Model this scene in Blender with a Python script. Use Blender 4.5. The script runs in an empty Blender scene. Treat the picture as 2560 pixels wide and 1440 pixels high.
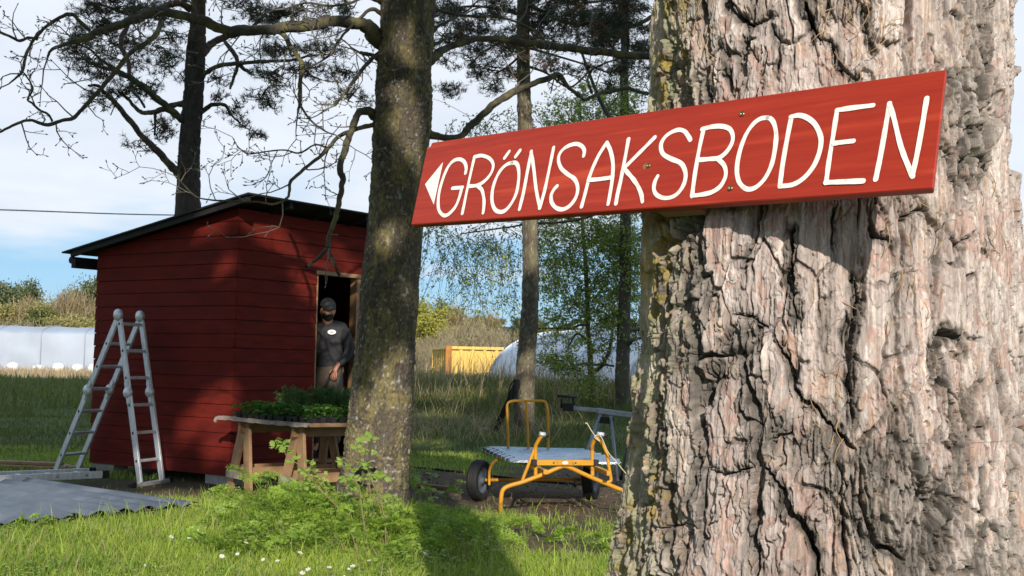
import bpy, bmesh, math, random
import numpy as np
from mathutils import Vector, Matrix
random.seed(7); RNG = np.random.default_rng(7)
SC = bpy.context.scene
COL = SC.collection
R = math.radians
# ------------------------------------------------------------------ camera
FPX = 3000.0                       # focal length in photo pixels (2560 wide)
EYE = np.array([0.0, 0.0, 1.3])
PITCH = math.atan(183 / FPX); ROLL = 0.02
FW = np.array([0, math.cos(PITCH), math.sin(PITCH)])
ZP = np.array([0, -math.sin(PITCH), math.cos(PITCH)])
RT = math.cos(ROLL) * np.array([1., 0, 0]) + math.sin(ROLL) * ZP
UP = math.cos(ROLL) * ZP - math.sin(ROLL) * np.array([1., 0, 0])
cam_d = bpy.data.cameras.new('camera'); cam = bpy.data.objects.new('camera', cam_d); COL.objects.link(cam)
cam_d.sensor_width = 36; cam_d.lens = 36 * FPX / 2560; cam_d.clip_end = 3000; cam_d.clip_start = 0.05
cam.matrix_world = Matrix(((RT[0], UP[0], -FW[0], EYE[0]), (RT[1], UP[1], -FW[1], EYE[1]), (RT[2], UP[2], -FW[2], EYE[2]), (0, 0, 0, 1)))
cam_d.dof.use_dof = True; cam_d.dof.focus_distance = 1.72; cam_d.dof.aperture_fstop = 55
SC.camera = cam
# ------------------------------------------------------------------ sun and sky
SUN_EL, SUN_AZ = 25.0, 7.5         # the sun stands behind the camera, a little to the right
S = np.array([math.sin(R(SUN_AZ)) * math.cos(R(SUN_EL)), -math.cos(R(SUN_AZ)) * math.cos(R(SUN_EL)), math.sin(R(SUN_EL))])
sun_d = bpy.data.lights.new('sun', 'SUN'); sun_d.energy = 5.0; sun_d.angle = R(0.53); sun_d.color = (1.0, 0.92, 0.81)
sun = bpy.data.objects.new('sun', sun_d); COL.objects.link(sun)
sun.rotation_euler = Vector(S).to_track_quat('Z', 'Y').to_euler()
W = bpy.data.worlds.new('World'); SC.world = W; W.use_nodes = True
nt = W.node_tree; nd = nt.nodes; lk = nt.links; nd.clear()
sky = nd.new('ShaderNodeTexSky'); sky.sky_type = 'NISHITA'; sky.sun_disc = False
sky.sun_elevation = R(SUN_EL); sky.sun_rotation = R(180 - SUN_AZ); sky.air_density = 1.0; sky.dust_density = 0.0; sky.ozone_density = 2.0
tc = nd.new('ShaderNodeTexCoord'); sep = nd.new('ShaderNodeSeparateXYZ'); lk.new(tc.outputs['Generated'], sep.inputs[0])
def wmath(op, a, b=None, c=None):
    n = nd.new('ShaderNodeMath'); n.operation = op
    for i, v in enumerate((a, b, c)):
        if v is None: continue
        if isinstance(v, (int, float)): n.inputs[i].default_value = v
        else: lk.new(v, n.inputs[i])
    return n.outputs[0]
den = wmath('ADD', wmath('MAXIMUM', sep.outputs['Z'], 0.0), 0.12)
cx = wmath('DIVIDE', sep.outputs['X'], den); cy = wmath('DIVIDE', sep.outputs['Y'], den)
cmb = nd.new('ShaderNodeCombineXYZ'); lk.new(cx, cmb.inputs[0]); lk.new(cy, cmb.inputs[1])
cn = nd.new('ShaderNodeTexNoise'); cn.inputs['Scale'].default_value = 0.9; cn.inputs['Detail'].default_value = 7; cn.inputs['Roughness'].default_value = 0.52
lk.new(cmb.outputs[0], cn.inputs['Vector'])
# thin cloud sheet: broken low down, closed higher up
cov = wmath('ADD', wmath('SUBTRACT', wmath('MULTIPLY', cn.outputs['Fac'], 2.3), .42), wmath('MULTIPLY', wmath('SUBTRACT', sep.outputs['Z'], 0.086), 9.0))
ramp = nd.new('ShaderNodeMapRange'); ramp.interpolation_type = 'SMOOTHSTEP'
ramp.inputs['From Min'].default_value = 0.45; ramp.inputs['From Max'].default_value = 1.25; ramp.inputs['To Max'].default_value = 0.9
lk.new(cov, ramp.inputs['Value'])
mx = nd.new('ShaderNodeMixRGB'); # the sheet thins out again overhead
hi = nd.new('ShaderNodeMapRange'); hi.interpolation_type = 'SMOOTHSTEP'; hi.inputs['From Min'].default_value = .42; hi.inputs['From Max'].default_value = .75; hi.inputs['To Min'].default_value = 1; hi.inputs['To Max'].default_value = .15; lk.new(sep.outputs['Z'], hi.inputs['Value'])
lk.new(wmath('MULTIPLY', ramp.outputs[0], hi.outputs[0]), mx.inputs['Fac'])
hue = nd.new('ShaderNodeMixRGB'); hue.blend_type = 'MIX'; hue.inputs['Fac'].default_value = .72; hue.inputs['Color2'].default_value = (3.4, 7.1, 11.2, 1)
lk.new(sky.outputs[0], hue.inputs['Color1']); lk.new(hue.outputs[0], mx.inputs['Color1'])
cn2 = nd.new('ShaderNodeTexNoise'); cn2.inputs['Scale'].default_value = 1.7; cn2.inputs['Detail'].default_value = 5; lk.new(cmb.outputs[0], cn2.inputs['Vector'])
ctone = nd.new('ShaderNodeValToRGB'); ctone.color_ramp.elements[0].position = .36; ctone.color_ramp.elements[1].position = .66; ctone.color_ramp.elements[0].color = (.89, .95, 1.05, 1); ctone.color_ramp.elements[1].color = (1.03, 1.07, 1.13, 1); lk.new(cn2.outputs['Fac'], ctone.inputs[0])
cmul = nd.new('ShaderNodeVectorMath'); cmul.operation = 'SCALE'; cmul.inputs['Scale'].default_value = 10.2; lk.new(ctone.outputs[0], cmul.inputs[0]); lk.new(cmul.outputs[0], mx.inputs['Color2'])
bg = nd.new('ShaderNodeBackground'); bg.inputs['Strength'].default_value = 0.084; lk.new(mx.outputs[0], bg.inputs['Color'])
wo = nd.new('ShaderNodeOutputWorld'); lk.new(bg.outputs[0], wo.inputs['Surface'])
SC.view_settings.view_transform = 'Standard'; SC.view_settings.look = 'None'; SC.view_settings.gamma = 1
SC.view_settings.exposure = 0.1
SC.cycles.max_bounces = 6; SC.cycles.diffuse_bounces = 3; SC.cycles.transparent_max_bounces = 6
SC.cycles.use_denoising = True

# ------------------------------------------------------------------ projection helpers
def ray(px, py):
    d = FW + RT * ((px - 1280) / FPX) + UP * ((720 - py) / FPX)
    return d / d[1]
def at(px, py, Y): return EYE + ray(px, py) * Y
def sst(a, b, x):
    t = np.clip((np.asarray(x, float) - a) / (b - a), 0, 1); return t * t * (3 - 2 * t)
# ------------------------------------------------------------------ numpy noise
def _h(ix, iy, seed):
    n = (ix.astype(np.int64) * 374761393 + iy.astype(np.int64) * 668265263 + seed * 1442695041) & 0xffffffff
    n = ((n ^ (n >> 13)) * 1274126177) & 0xffffffff
    n = ((n ^ (n >> 16)) * 2246822519) & 0xffffffff
    n = n ^ (n >> 15)
    return (n & 0xffffff) / float(0xffffff)
def vn(x, y, seed=0):
    x = np.asarray(x, float); y = np.asarray(y, float)
    ix = np.floor(x); iy = np.floor(y); fx = x - ix; fy = y - iy
    fx = fx * fx * (3 - 2 * fx); fy = fy * fy * (3 - 2 * fy)
    a = _h(ix, iy, seed); b = _h(ix + 1, iy, seed); c = _h(ix, iy + 1, seed); d = _h(ix + 1, iy + 1, seed)
    return (a * (1 - fx) + b * fx) * (1 - fy) + (c * (1 - fx) + d * fx) * fy
def fbm(x, y, seed=0, o=4):
    s = 0; a = .5; t = 0
    for i in range(o):
        s = s + a * vn(x * 2 ** i, y * 2 ** i, seed + i * 17); t += a; a *= .5
    return s / t
def voro(x, y, seed=0):
    ix = np.floor(x); iy = np.floor(y)
    f1 = np.full(x.shape, 9.); f2 = np.full(x.shape, 9.); cid = np.zeros(x.shape); ox = np.zeros(x.shape); oy = np.zeros(x.shape)
    for dx in (-1, 0, 1):
        for dy in (-1, 0, 1):
            gx = ix + dx; gy = iy + dy
            px = gx + .1 + .8 * _h(gx, gy, seed); py = gy + .1 + .8 * _h(gx, gy, seed + 5)
            d = np.hypot(px - x, py - y); h = _h(gx, gy, seed + 9)
            n = d < f1
            f2 = np.where(n, f1, np.minimum(f2, d)); cid = np.where(n, h, cid)
            ox = np.where(n, x - px, ox); oy = np.where(n, y - py, oy); f1 = np.where(n, d, f1)
    return f1, f2, cid, ox, oy
def terr(x, y):
    x = np.asarray(x, float); y = np.asarray(y, float)
    z = 0.62 * sst(15.5, 30, y) * sst(-.30, -.12, x / np.maximum(y, 1))
    z = z + (fbm(x * .35 + 9, y * .35, 3, 3) - .5) * (.05 + .25 * sst(14, 26, y) * (1 - sst(40, 60, y)))
    z = z + 0.17 * np.exp(-((x + 1.35) / .85) ** 2 - ((y - 9.5) / .9) ** 2)
    z = z + 6.0 * sst(85, 190, y) * sst(-34, -6, x)
    return z
def ground(px, py):
    d = ray(px, py); Y = 4.0; st = .05
    while Y < 400:
        p = EYE + d * Y
        if p[2] < terr(p[0], p[1]): break
        Y += st * (1 + Y * .02)
    p = EYE + d * Y; p[2] = terr(p[0], p[1]); return p

# ------------------------------------------------------------------ objects
ORG = {}
def setp(o, label=None, cat=None, group=None, kind=None):
    if label: o['label'] = label
    if cat: o['category'] = cat
    if group: o['group'] = group
    if kind: o['kind'] = kind
    return o
def thing(name, loc, label, cat, group=None):
    o = bpy.data.objects.new(name, None); COL.objects.link(o); o.empty_display_size = .1
    o.location = Vector([float(v) for v in loc]); ORG[o.name] = np.array([float(v) for v in loc])
    return setp(o, label, cat, group)
def _link(name, me, mat, parent, smooth):
    o = bpy.data.objects.new(name, me); COL.objects.link(o)
    if mat is not None:
        for m in (mat if isinstance(mat, (list, tuple)) else [mat]): me.materials.append(m)
    if smooth: me.polygons.foreach_set('use_smooth', np.ones(len(me.polygons), bool))
    if parent is not None: o.parent = parent; ORG[o.name] = ORG[parent.name]
    else: ORG[o.name] = np.zeros(3)
    return o
def np_mesh(name, V, Fs, mat, parent=None, smooth=False, attrs=None, mi=None, base=None):
    """V (n,3) world; Fs an (m,k) index array or a list of such arrays"""
    V = np.asarray(V, float)
    org = ORG[parent.name] if parent is not None else (np.zeros(3) if base is None else np.asarray(base, float))
    if not isinstance(Fs, list): Fs = [Fs]
    Fs = [np.asarray(f, np.int64) for f in Fs if len(f)]
    me = bpy.data.meshes.new(name)
    me.vertices.add(len(V)); me.vertices.foreach_set('co', (V - org).astype(np.float32).ravel())
    nl = sum(f.size for f in Fs); npol = sum(len(f) for f in Fs)
    me.loops.add(nl); me.loops.foreach_set('vertex_index', np.concatenate([f.ravel() for f in Fs]).astype(np.int32))
    me.polygons.add(npol)
    tot = np.concatenate([np.full(len(f), f.shape[1]) for f in Fs]); st = np.concatenate([[0], np.cumsum(tot)[:-1]])
    me.polygons.foreach_set('loop_start', st.astype(np.int32))
    if mi is not None: me.polygons.foreach_set('material_index', np.asarray(mi, np.int32))
    me.update(calc_edges=True)
    if attrs:
        for k, a in attrs.items():
            a = np.asarray(a, np.float32)
            if a.ndim == 1:
                at_ = me.attributes.new(k, 'FLOAT', 'POINT'); at_.data.foreach_set('value', a)
            else:
                at_ = me.color_attributes.new(k, 'FLOAT_COLOR', 'POINT')
                at_.data.foreach_set('color', np.concatenate([a, np.ones((len(a), 1), np.float32)], 1).ravel())
    o = _link(name, me, mat, parent, smooth)
    if parent is None and base is not None: o.location = [float(v) for v in base]; ORG[o.name] = org
    return o
class MB:
    """collects shapes in world coordinates; build() links them as ONE mesh"""
    def __init__(s): s.v = []; s.f = []; s.m = []; s.mi = 0; s.sm = []
    def add(s, vs, fs, smooth=False):
        b = len(s.v); s.v += [tuple(float(c) for c in v) for v in vs]
        for f in fs: s.f.append([b + i for i in f]); s.m.append(s.mi); s.sm.append(smooth)
        return s
    def box(s, c, size, ax=None):
        c = np.asarray(c, float); hx, hy, hz = [v / 2 for v in size]
        A = np.eye(3) if ax is None else np.asarray(ax, float)
        vs = [c + A[0] * (hx * i) + A[1] * (hy * j) + A[2] * (hz * k) for i in (-1, 1) for j in (-1, 1) for k in (-1, 1)]
        return s.add(vs, [(0, 1, 3, 2), (4, 6, 7, 5), (0, 4, 5, 1), (2, 3, 7, 6), (0, 2, 6, 4), (1, 5, 7, 3)])
    def beam(s, p, q, w, h, up=(0, 0, 1)):
        p = np.asarray(p, float); q = np.asarray(q, float); d = q - p; L = np.linalg.norm(d); d = d / L
        up = np.asarray(up, float); sd = np.cross(d, up)
        if np.linalg.norm(sd) < 1e-4: sd = np.cross(d, (1, 0, 0.01))
        sd /= np.linalg.norm(sd); u2 = np.cross(sd, d)
        return s.box((p + q) / 2, (L, w, h), (d, sd, u2))
    def tube(s, pts, r, n=10, cap=True):
        V, Fq = tube_np(pts, r, n); b = len(V)
        fs = [list(f) for f in Fq]
        s.add(V, fs, True)
        if cap:
            k = len(V) // n; base = len(s.v) - b
            s.f.append([base + i for i in range(n)][::-1]); s.m.append(s.mi); s.sm.append(False)
            s.f.append([base + (k - 1) * n + i for i in range(n)]); s.m.append(s.mi); s.sm.append(False)
        return s
    def lathe(s, c, axis, prof, n=24, smooth=True):
        """prof: list of (radius, along axis)"""
        c = np.asarray(c, float); a = np.asarray(axis, float); a = a / np.linalg.norm(a)
        e = np.cross(a, (0, 0, 1)) if abs(a[2]) < .9 else np.cross(a, (1, 0, 0)); e /= np.linalg.norm(e); g = np.cross(a, e)
        vs = []; 
        for r, t in prof:
            for i in range(n):
                w = 2 * math.pi * i / n; vs.append(c + a * t + (e * math.cos(w) + g * math.sin(w)) * r)
        fs = []
        for j in range(len(prof) - 1):
            for i in range(n): fs.append((j * n + i, j * n + (i + 1) % n, (j + 1) * n + (i + 1) % n, (j + 1) * n + i))
        return s.add(vs, fs, smooth)
    def build(s, name, mat, parent=None, bevel=0, base=None):
        org = ORG[parent.name] if parent is not None else (np.zeros(3) if base is None else np.asarray(base, float))
        me = bpy.data.meshes.new(name); me.from_pydata([tuple(np.asarray(v) - org) for v in s.v], [], s.f)
        me.polygons.foreach_set('material_index', np.array(s.m, np.int32)); me.polygons.foreach_set('use_smooth', np.array(s.sm, bool))
        bm = bmesh.new(); bm.from_mesh(me); bmesh.ops.recalc_face_normals(bm, faces=bm.faces)
        if bevel:
            es = [e for e in bm.edges if len(e.link_faces) == 2 and e.calc_face_angle(0) > .5]
            bmesh.ops.bevel(bm, geom=es, offset=bevel, segments=1, affect='EDGES', clamp_overlap=True)
        bm.to_mesh(me); bm.free(); me.update()
        o = _link(name, me, mat, parent, False)
        if parent is None and base is not None: o.location = [float(v) for v in base]; ORG[o.name] = org
        return o
def spline(pts, step=.5, k=6):
    """Catmull-Rom through rows (any width)"""
    P = np.asarray(pts, float)
    if len(P) < 3: 
        t = np.linspace(0, 1, k + 1)[:, None]; return P[0] * (1 - t) + P[-1] * t
    Q = np.vstack([2 * P[0] - P[1], P, 2 * P[-1] - P[-2]]); out = []
    for i in range(len(P) - 1):
        a, b, c, d = Q[i:i + 4]
        for t in np.linspace(0, 1, k, endpoint=False):
            out.append(.5 * (2 * b + (c - a) * t + (2 * a - 5 * b + 4 * c - d) * t * t + (3 * b - a - 3 * c + d) * t ** 3))
    out.append(P[-1]); return np.array(out)
def tube_np(pts, r, n=8, rough=0, seed=0, roughs=(3., 8.)):
    P = np.asarray(pts, float); k = len(P); r = np.broadcast_to(np.asarray(r, float), (k,))
    T = np.gradient(P, axis=0); T /= np.maximum(np.linalg.norm(T, axis=1, keepdims=True), 1e-9)
    e = np.cross(T[0], (0.3, 0.2, 1.)); e /= np.linalg.norm(e); E = []
    for i in range(k):
        e = e - T[i] * np.dot(e, T[i]); e = e / max(np.linalg.norm(e), 1e-9); E.append(e)
    E = np.array(E); G = np.cross(T, E)
    w = np.arange(n) * 2 * np.pi / n
    rr = r[:, None] * np.ones(n)
    if rough:
        L = np.concatenate([[0], np.cumsum(np.linalg.norm(np.diff(P, axis=0), axis=1))])
        rr = rr * (1 + rough * (fbm(np.cos(w)[None] * roughs[0] + 5 + L[:, None] * 0, L[:, None] * roughs[1] + np.sin(w)[None] * roughs[0], seed, 3) - .5) * 2)
    V = P[:, None] + rr[..., None] * (E[:, None] * np.cos(w)[None, :, None] + G[:, None] * np.sin(w)[None, :, None])
    i = np.arange(k - 1)[:, None]; j = np.arange(n)[None]
    Fq = np.stack([i * n + j, i * n + (j + 1) % n, (i + 1) * n + (j + 1) % n, (i + 1) * n + j], -1).reshape(-1, 4)
    return V.reshape(-1, 3), Fq
class NB:
    """collects numpy pieces with equal-sided faces"""
    def __init__(s): s.V = []; s.F = {}; s.n = 0; s.C = []
    def add(s, V, F, c=None):
        V = np.asarray(V, float); F = np.asarray(F)
        s.F.setdefault(F.shape[1], []).append(F + s.n); s.V.append(V); s.n += len(V)
        s.C.append(np.broadcast_to(np.zeros(3) if c is None else np.asarray(c, float), (len(V), 3)))
    def build(s, name, mat, parent=None, smooth=False, base=None, col=False):
        return np_mesh(name, np.concatenate(s.V), [np.concatenate(f) for f in s.F.values()], mat, parent, smooth, base=base, attrs={'Col': np.concatenate(s.C)} if col else None)
def copy_tree(o, parent=None):
    c = o.copy(); COL.objects.link(c); ORG[c.name] = ORG[o.name]
    if parent is not None: c.parent = parent
    for ch in list(o.children): copy_tree(ch, c)
    return c

# ------------------------------------------------------------------ materials
def new_mat(name):
    m = bpy.data.materials.new(name); m.use_nodes = True; n = m.node_tree.nodes; return m, n, m.node_tree.links, n['Principled BSDF']
def pbr(name, c1, c2=None, rough=.7, scale=6., stretch=(1, 1, 1), metal=0, bump=0, bscale=None, detail=5, c3=None, s3=1.5, t3=(.55, .7), spec=.4, lo=.35, hi=.65):
    """two-tone noise colour with an optional patch colour and bump"""
    m, n, l, b = new_mat(name); b.inputs['Roughness'].default_value = rough; b.inputs['Metallic'].default_value = metal
    b.inputs['Specular IOR Level'].default_value = spec
    tc = n.new('ShaderNodeTexCoord'); mp = n.new('ShaderNodeMapping'); mp.inputs['Scale'].default_value = stretch; l.new(tc.outputs['Object'], mp.inputs[0])
    nz = n.new('ShaderNodeTexNoise'); nz.inputs['Scale'].default_value = scale; nz.inputs['Detail'].default_value = detail; nz.inputs['Roughness'].default_value = .6
    l.new(mp.outputs[0], nz.inputs['Vector'])
    cr = n.new('ShaderNodeValToRGB'); cr.color_ramp.elements[0].position = lo; cr.color_ramp.elements[1].position = hi
    c2 = c2 or tuple(v * .75 for v in c1)
    cr.color_ramp.elements[0].color = (*c2, 1); cr.color_ramp.elements[1].color = (*c1, 1); l.new(nz.outputs['Fac'], cr.inputs[0])
    out = cr.outputs[0]
    if c3:
        n3 = n.new('ShaderNodeTexNoise'); n3.inputs['Scale'].default_value = s3; n3.inputs['Detail'].default_value = 6; l.new(mp.outputs[0], n3.inputs['Vector'])
        mr = n.new('ShaderNodeMapRange'); mr.inputs['From Min'].default_value = t3[0]; mr.inputs['From Max'].default_value = t3[1]; l.new(n3.outputs['Fac'], mr.inputs[0])
        mx = n.new('ShaderNodeMixRGB'); l.new(mr.outputs[0], mx.inputs['Fac']); l.new(out, mx.inputs['Color1']); mx.inputs['Color2'].default_value = (*c3, 1); out = mx.outputs[0]
    l.new(out, b.inputs['Base Color'])
    if bump:
        bp = n.new('ShaderNodeBump'); bp.inputs['Strength'].default_value = bump; bp.inputs['Distance'].default_value = .01
        n4 = n.new('ShaderNodeTexNoise'); n4.inputs['Scale'].default_value = bscale or scale * 3; n4.inputs['Detail'].default_value = 6; l.new(mp.outputs[0], n4.inputs['Vector'])
        l.new(n4.outputs['Fac'], bp.inputs['Height']); l.new(bp.outputs[0], b.inputs['Normal'])
    return m
def leafmat(name, c1, c2, trans=.4, scale=3., rough=.5, tcol=None):
    m, n, l, b = new_mat(name); b.inputs['Roughness'].default_value = rough; b.inputs['Specular IOR Level'].default_value = .3
    tc = n.new('ShaderNodeTexCoord'); nz = n.new('ShaderNodeTexNoise'); nz.inputs['Scale'].default_value = scale; nz.inputs['Detail'].default_value = 4
    l.new(tc.outputs['Object'], nz.inputs['Vector'])
    g = n.new('ShaderNodeNewGeometry'); ad = n.new('ShaderNodeMath'); ad.operation = 'MULTIPLY_ADD'; l.new(g.outputs['Random Per Island'], ad.inputs[0]); ad.inputs[1].default_value = .6
    l.new(nz.outputs['Fac'], ad.inputs[2])
    cr = n.new('ShaderNodeValToRGB'); cr.color_ramp.elements[0].position = .4; cr.color_ramp.elements[1].position = 1.05
    cr.color_ramp.elements[0].color = (*c2, 1); cr.color_ramp.elements[1].color = (*c1, 1); l.new(ad.outputs[0], cr.inputs[0]); l.new(cr.outputs[0], b.inputs['Base Color'])
    t = n.new('ShaderNodeBsdfTranslucent'); mx = n.new('ShaderNodeMixShader'); mx.inputs[0].default_value = trans
    if tcol: t.inputs['Color'].default_value = (*tcol, 1)
    else: l.new(cr.outputs[0], t.inputs['Color'])
    l.new(b.outputs[0], mx.inputs[1]); l.new(t.outputs[0], mx.inputs[2]); l.new(mx.outputs[0], n['Material Output'].inputs['Surface'])
    return m
def vcolmat(name, rough=.85, nscale=(300, 300, 30), bump=.4, var=.25, spec=.2):
    m, n, l, b = new_mat(name); b.inputs['Roughness'].default_value = rough; b.inputs['Specular IOR Level'].default_value = spec
    a = n.new('ShaderNodeVertexColor'); a.layer_name = 'Col'
    tc = n.new('ShaderNodeTexCoord'); mp = n.new('ShaderNodeMapping'); mp.inputs['Scale'].default_value = nscale; l.new(tc.outputs['Object'], mp.inputs[0])
    nz = n.new('ShaderNodeTexNoise'); nz.inputs['Scale'].default_value = 1; nz.inputs['Detail'].default_value = 5; nz.inputs['Roughness'].default_value = .65; l.new(mp.outputs[0], nz.inputs['Vector'])
    mr = n.new('ShaderNodeMapRange'); mr.inputs['From Min'].default_value = .3; mr.inputs['From Max'].default_value = .7; mr.inputs['To Min'].default_value = 1 - var; mr.inputs['To Max'].default_value = 1 + var; l.new(nz.outputs['Fac'], mr.inputs[0])
    mx = n.new('ShaderNodeVectorMath'); mx.operation = 'SCALE'; l.new(a.outputs['Color'], mx.inputs[0]); l.new(mr.outputs[0], mx.inputs['Scale']); l.new(mx.outputs[0], b.inputs['Base Color'])
    if bump:
        bp = n.new('ShaderNodeBump'); bp.inputs['Strength'].default_value = bump; bp.inputs['Distance'].default_value = .003; l.new(nz.outputs['Fac'], bp.inputs['Height']); l.new(bp.outputs[0], b.inputs['Normal'])
    return m
M = {}
M['falu'] = pbr('falu_red_paint', (.145, .0135, .0075), (.092, .0088, .0055), .8, 3.5, (1, 1, 5), bump=.35, bscale=60, spec=.15, c3=(.085, .012, .008), s3=2.5, t3=(.52, .75))
M['signred'] = pbr('sign_red_paint', (.375, .034, .015), (.30, .024, .011), .5, 14, (.35, .35, 7), bump=.10, bscale=26, c3=(.47, .055, .022), s3=10, t3=(.57, .70), spec=.3)
M['white'] = pbr('white_sign_paint', (.86, .83, .77), (.66, .55, .48), .5, 60, lo=.26, hi=.46, bump=.2, bscale=200)
M['roofing'] = pbr('black_roofing', (.013, .012, .012), (.008, .007, .007), .8, 8)
M['rawwood'] = pbr('raw_timber', (.34, .20, .10), (.24, .135, .065), .7, 9, (1, 1, 1), bump=.2, c3=(.18, .11, .06), s3=5)
M['greywood'] = pbr('weathered_timber', (.30, .25, .21), (.17, .14, .115), .85, 14, bump=.5, bscale=50, c3=(.36, .34, .31), s3=9)
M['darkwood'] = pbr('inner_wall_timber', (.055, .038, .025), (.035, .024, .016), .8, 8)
M['concrete'] = pbr('concrete', (.34, .33, .31), (.24, .23, .21), .9, 16, bump=.4)
M['steel'] = pbr('screw_steel', (.45, .36, .16), (.2, .15, .08), .35, 90, metal=.9)
M['alu'] = pbr('aluminium', (.68, .69, .70), (.50, .51, .52), .4, 10, (3, 3, .6), metal=.35, bump=.05)
M['black'] = pbr('black_rubber', (.018, .018, .018), (.010, .010, .010), .7, 20)
M['yellow'] = pbr('yellow_powder_coat', (.60, .285, .015), (.50, .225, .012), .45, 9, c3=(.25, .12, .03), s3=11, t3=(.58, .70), bump=.06, bscale=70)
M['zinc'] = pbr('galvanised_sheet', (.62, .64, .66), (.44, .46, .49), .26, 7, metal=.85)
# ================================================================== ground
def polar_ground():
    rr = np.concatenate([np.arange(0.6, 18, .10), np.arange(18, 46, .3), np.geomspace(46, 900, 90)])
    aa = np.concatenate([np.linspace(-40, 40, 300), np.linspace(44, 316, 60)])
    A = np.radians(aa)[None]; Rr = rr[:, None]
    x = Rr * np.sin(A); y = Rr * np.cos(A)
    z = terr(x, y); n = len(aa)
    V = np.stack([x, y, z], -1).reshape(-1, 3)
    V = np.vstack([V, [[0, 0, float(terr(0, 0))]]])
    i = np.arange(len(rr) - 1)[:, None]; j = np.arange(n)[None]
    Fq = np.stack([i * n + j, (i + 1) * n + j, (i + 1) * n + (j + 1) % n, i * n + (j + 1) % n], -1).reshape(-1, 4)
    c = len(V) - 1; jj = np.arange(n)
    Ft = np.stack([jj, (jj + 1) % n, np.full(n, c)], -1)
    return V, Fq, Ft
def dirt(x, y):
    """1 on the bare, leaf-littered patch under the trees, 0 on the turf"""
    e = ((x - 1.2) / 2.9) ** 2 + ((y - 11.9) / 3.0) ** 2
    d = 1 - sst(.62, 1.2, e + (fbm(x * 1.1, y * 1.1, 21, 4) - .5) * 1.3)
    d2 = 1 - sst(.5, 1.1, ((x + 3.4) / 1.9) ** 2 + ((y - 11.9) / .9) ** 2 + (fbm(x * 1.5, y * 1.5, 5, 3) - .5) * 1.4)
    d3 = (1 - sst(.4, 1.0, ((x - .35) / .55) ** 2 + ((y - 8.6) / .7) ** 2 + (fbm(x * 2.5, y * 2.5, 8, 3) - .5) * 1.2)) * .8
    return np.clip(np.maximum(np.maximum(d, d2 * .85), d3), 0, 1)
GV, GQ, GT = polar_ground()
gx, gy = GV[:, 0], GV[:, 1]
dm = dirt(gx, gy)[:, None]
n1 = fbm(gx * 2, gy * 2, 31, 4)[:, None]; n2 = fbm(gx * .5, gy * .5, 77, 4)[:, None]
gcol = np.array([.050, .075, .018]) * (1 - n1) + np.array([.10, .125, .035]) * n1
dry = sst(56, 64, gy)[:, None] * (1 - sst(95, 130, gy))[:, None]
gcol = gcol * (1 - dry) + dry * (np.array([.34, .25, .15]) * (.7 + .6 * n2))
dcol = np.array([.060, .040, .025]) * (1 - n1) + np.array([.125, .085, .055]) * n1
far_ = (sst(92, 110, gy) * sst(-34, -10, gx))[:, None]; gcol = gcol * (1 - far_) + far_ * (np.array([.075, .068, .030]) * (.6 + .8 * n2))
gcol = gcol * (1 - dm) + dcol * dm
M['ground'] = vcolmat('turf_and_soil', .95, (45, 45, 45), .8, .45)
g = np_mesh('ground', GV, [GQ, GT], M['ground'], smooth=True, attrs={'Col': gcol}); setp(g, kind='structure')

# ================================================================== the shed
C0 = ground(573, 1215); C0[2] = 0.0
dL = np.array([-.83, .558, 0]); dL /= np.linalg.norm(dL)
dR = np.array([dL[1], -dL[0], 0])
nL = -dR; nR = -dL                    # outward normals of the two seen walls
LEN_L, LEN_R, Z0 = 2.2, 2.5, .09
def roofz(q): return 2.845 - .167 * q
shed = thing('shed', C0, 'falu red timber shed with sloping black roof and open doorway', 'shed')
def clip(poly, a, b, c):              # keep a*t+b*z<=c
    out = []
    for i in range(len(poly)):
        p, q = poly[i], poly[(i + 1) % len(poly)]; fp = a * p[0] + b * p[1] - c; fq = a * q[0] + b * q[1] - c
        if fp <= 0: out.append(p)
        if fp * fq < 0: s_ = fp / (fp - fq); out.append((p[0] + s_ * (q[0] - p[0]), p[1] + s_ * (q[1] - p[1])))
    return out
def boards(org, d, nrm, L, top_a, top_b, holes=(), t0=0., pitch=.1435):
    """lap boards along d; wall top z = top_a - top_b*t"""
    mb = MB(); z = Z0; k = 0
    while z < top_a + .3:
        z1 = z + pitch - .007
        spans = [(t0, L)]
        for (h0, h1, hz0, hz1) in holes:
            if z1 > hz0 and z < hz1 - .02:
                spans = [sp for (a, b) in spans for sp in ((a, min(b, h0)), (max(a, h1), b)) if sp[1] - sp[0] > .005]
        for (a, b) in spans:
            wob = .0025 * math.sin(k * 2.3 + a)
            poly = clip([(a, z), (b, z), (b, z1), (a, z1)], top_b, 1, top_a)
            if len(poly) < 3: continue
            fr = [org + d * t + np.array([0, 0, zz]) + nrm * (.024 + wob - .0075 * (zz - z) / pitch) for t, zz in poly]
            bk = [org + d * t + np.array([0, 0, zz]) + nrm * .002 for t, zz in poly]; n = len(poly)
            mb.add(fr + bk, [tuple(range(n)), tuple(range(2 * n - 1, n - 1, -1))] + [(i, i + n, (i + 1) % n + n, (i + 1) % n) for i in range(n)])
        z += pitch; k += 1
    return mb
D0, D1, DZ0, DZ1 = 1.165, 1.89, .20, 2.242
boards(C0, dL, nL, LEN_L, 2.80, .167, t0=-.02).build('wall', M['falu'], shed)
boards(C0, dR, nR, LEN_R, 2.80, 0, [(D0, D1, DZ0, DZ1)]).build('wall', M['falu'], shed)
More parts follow.
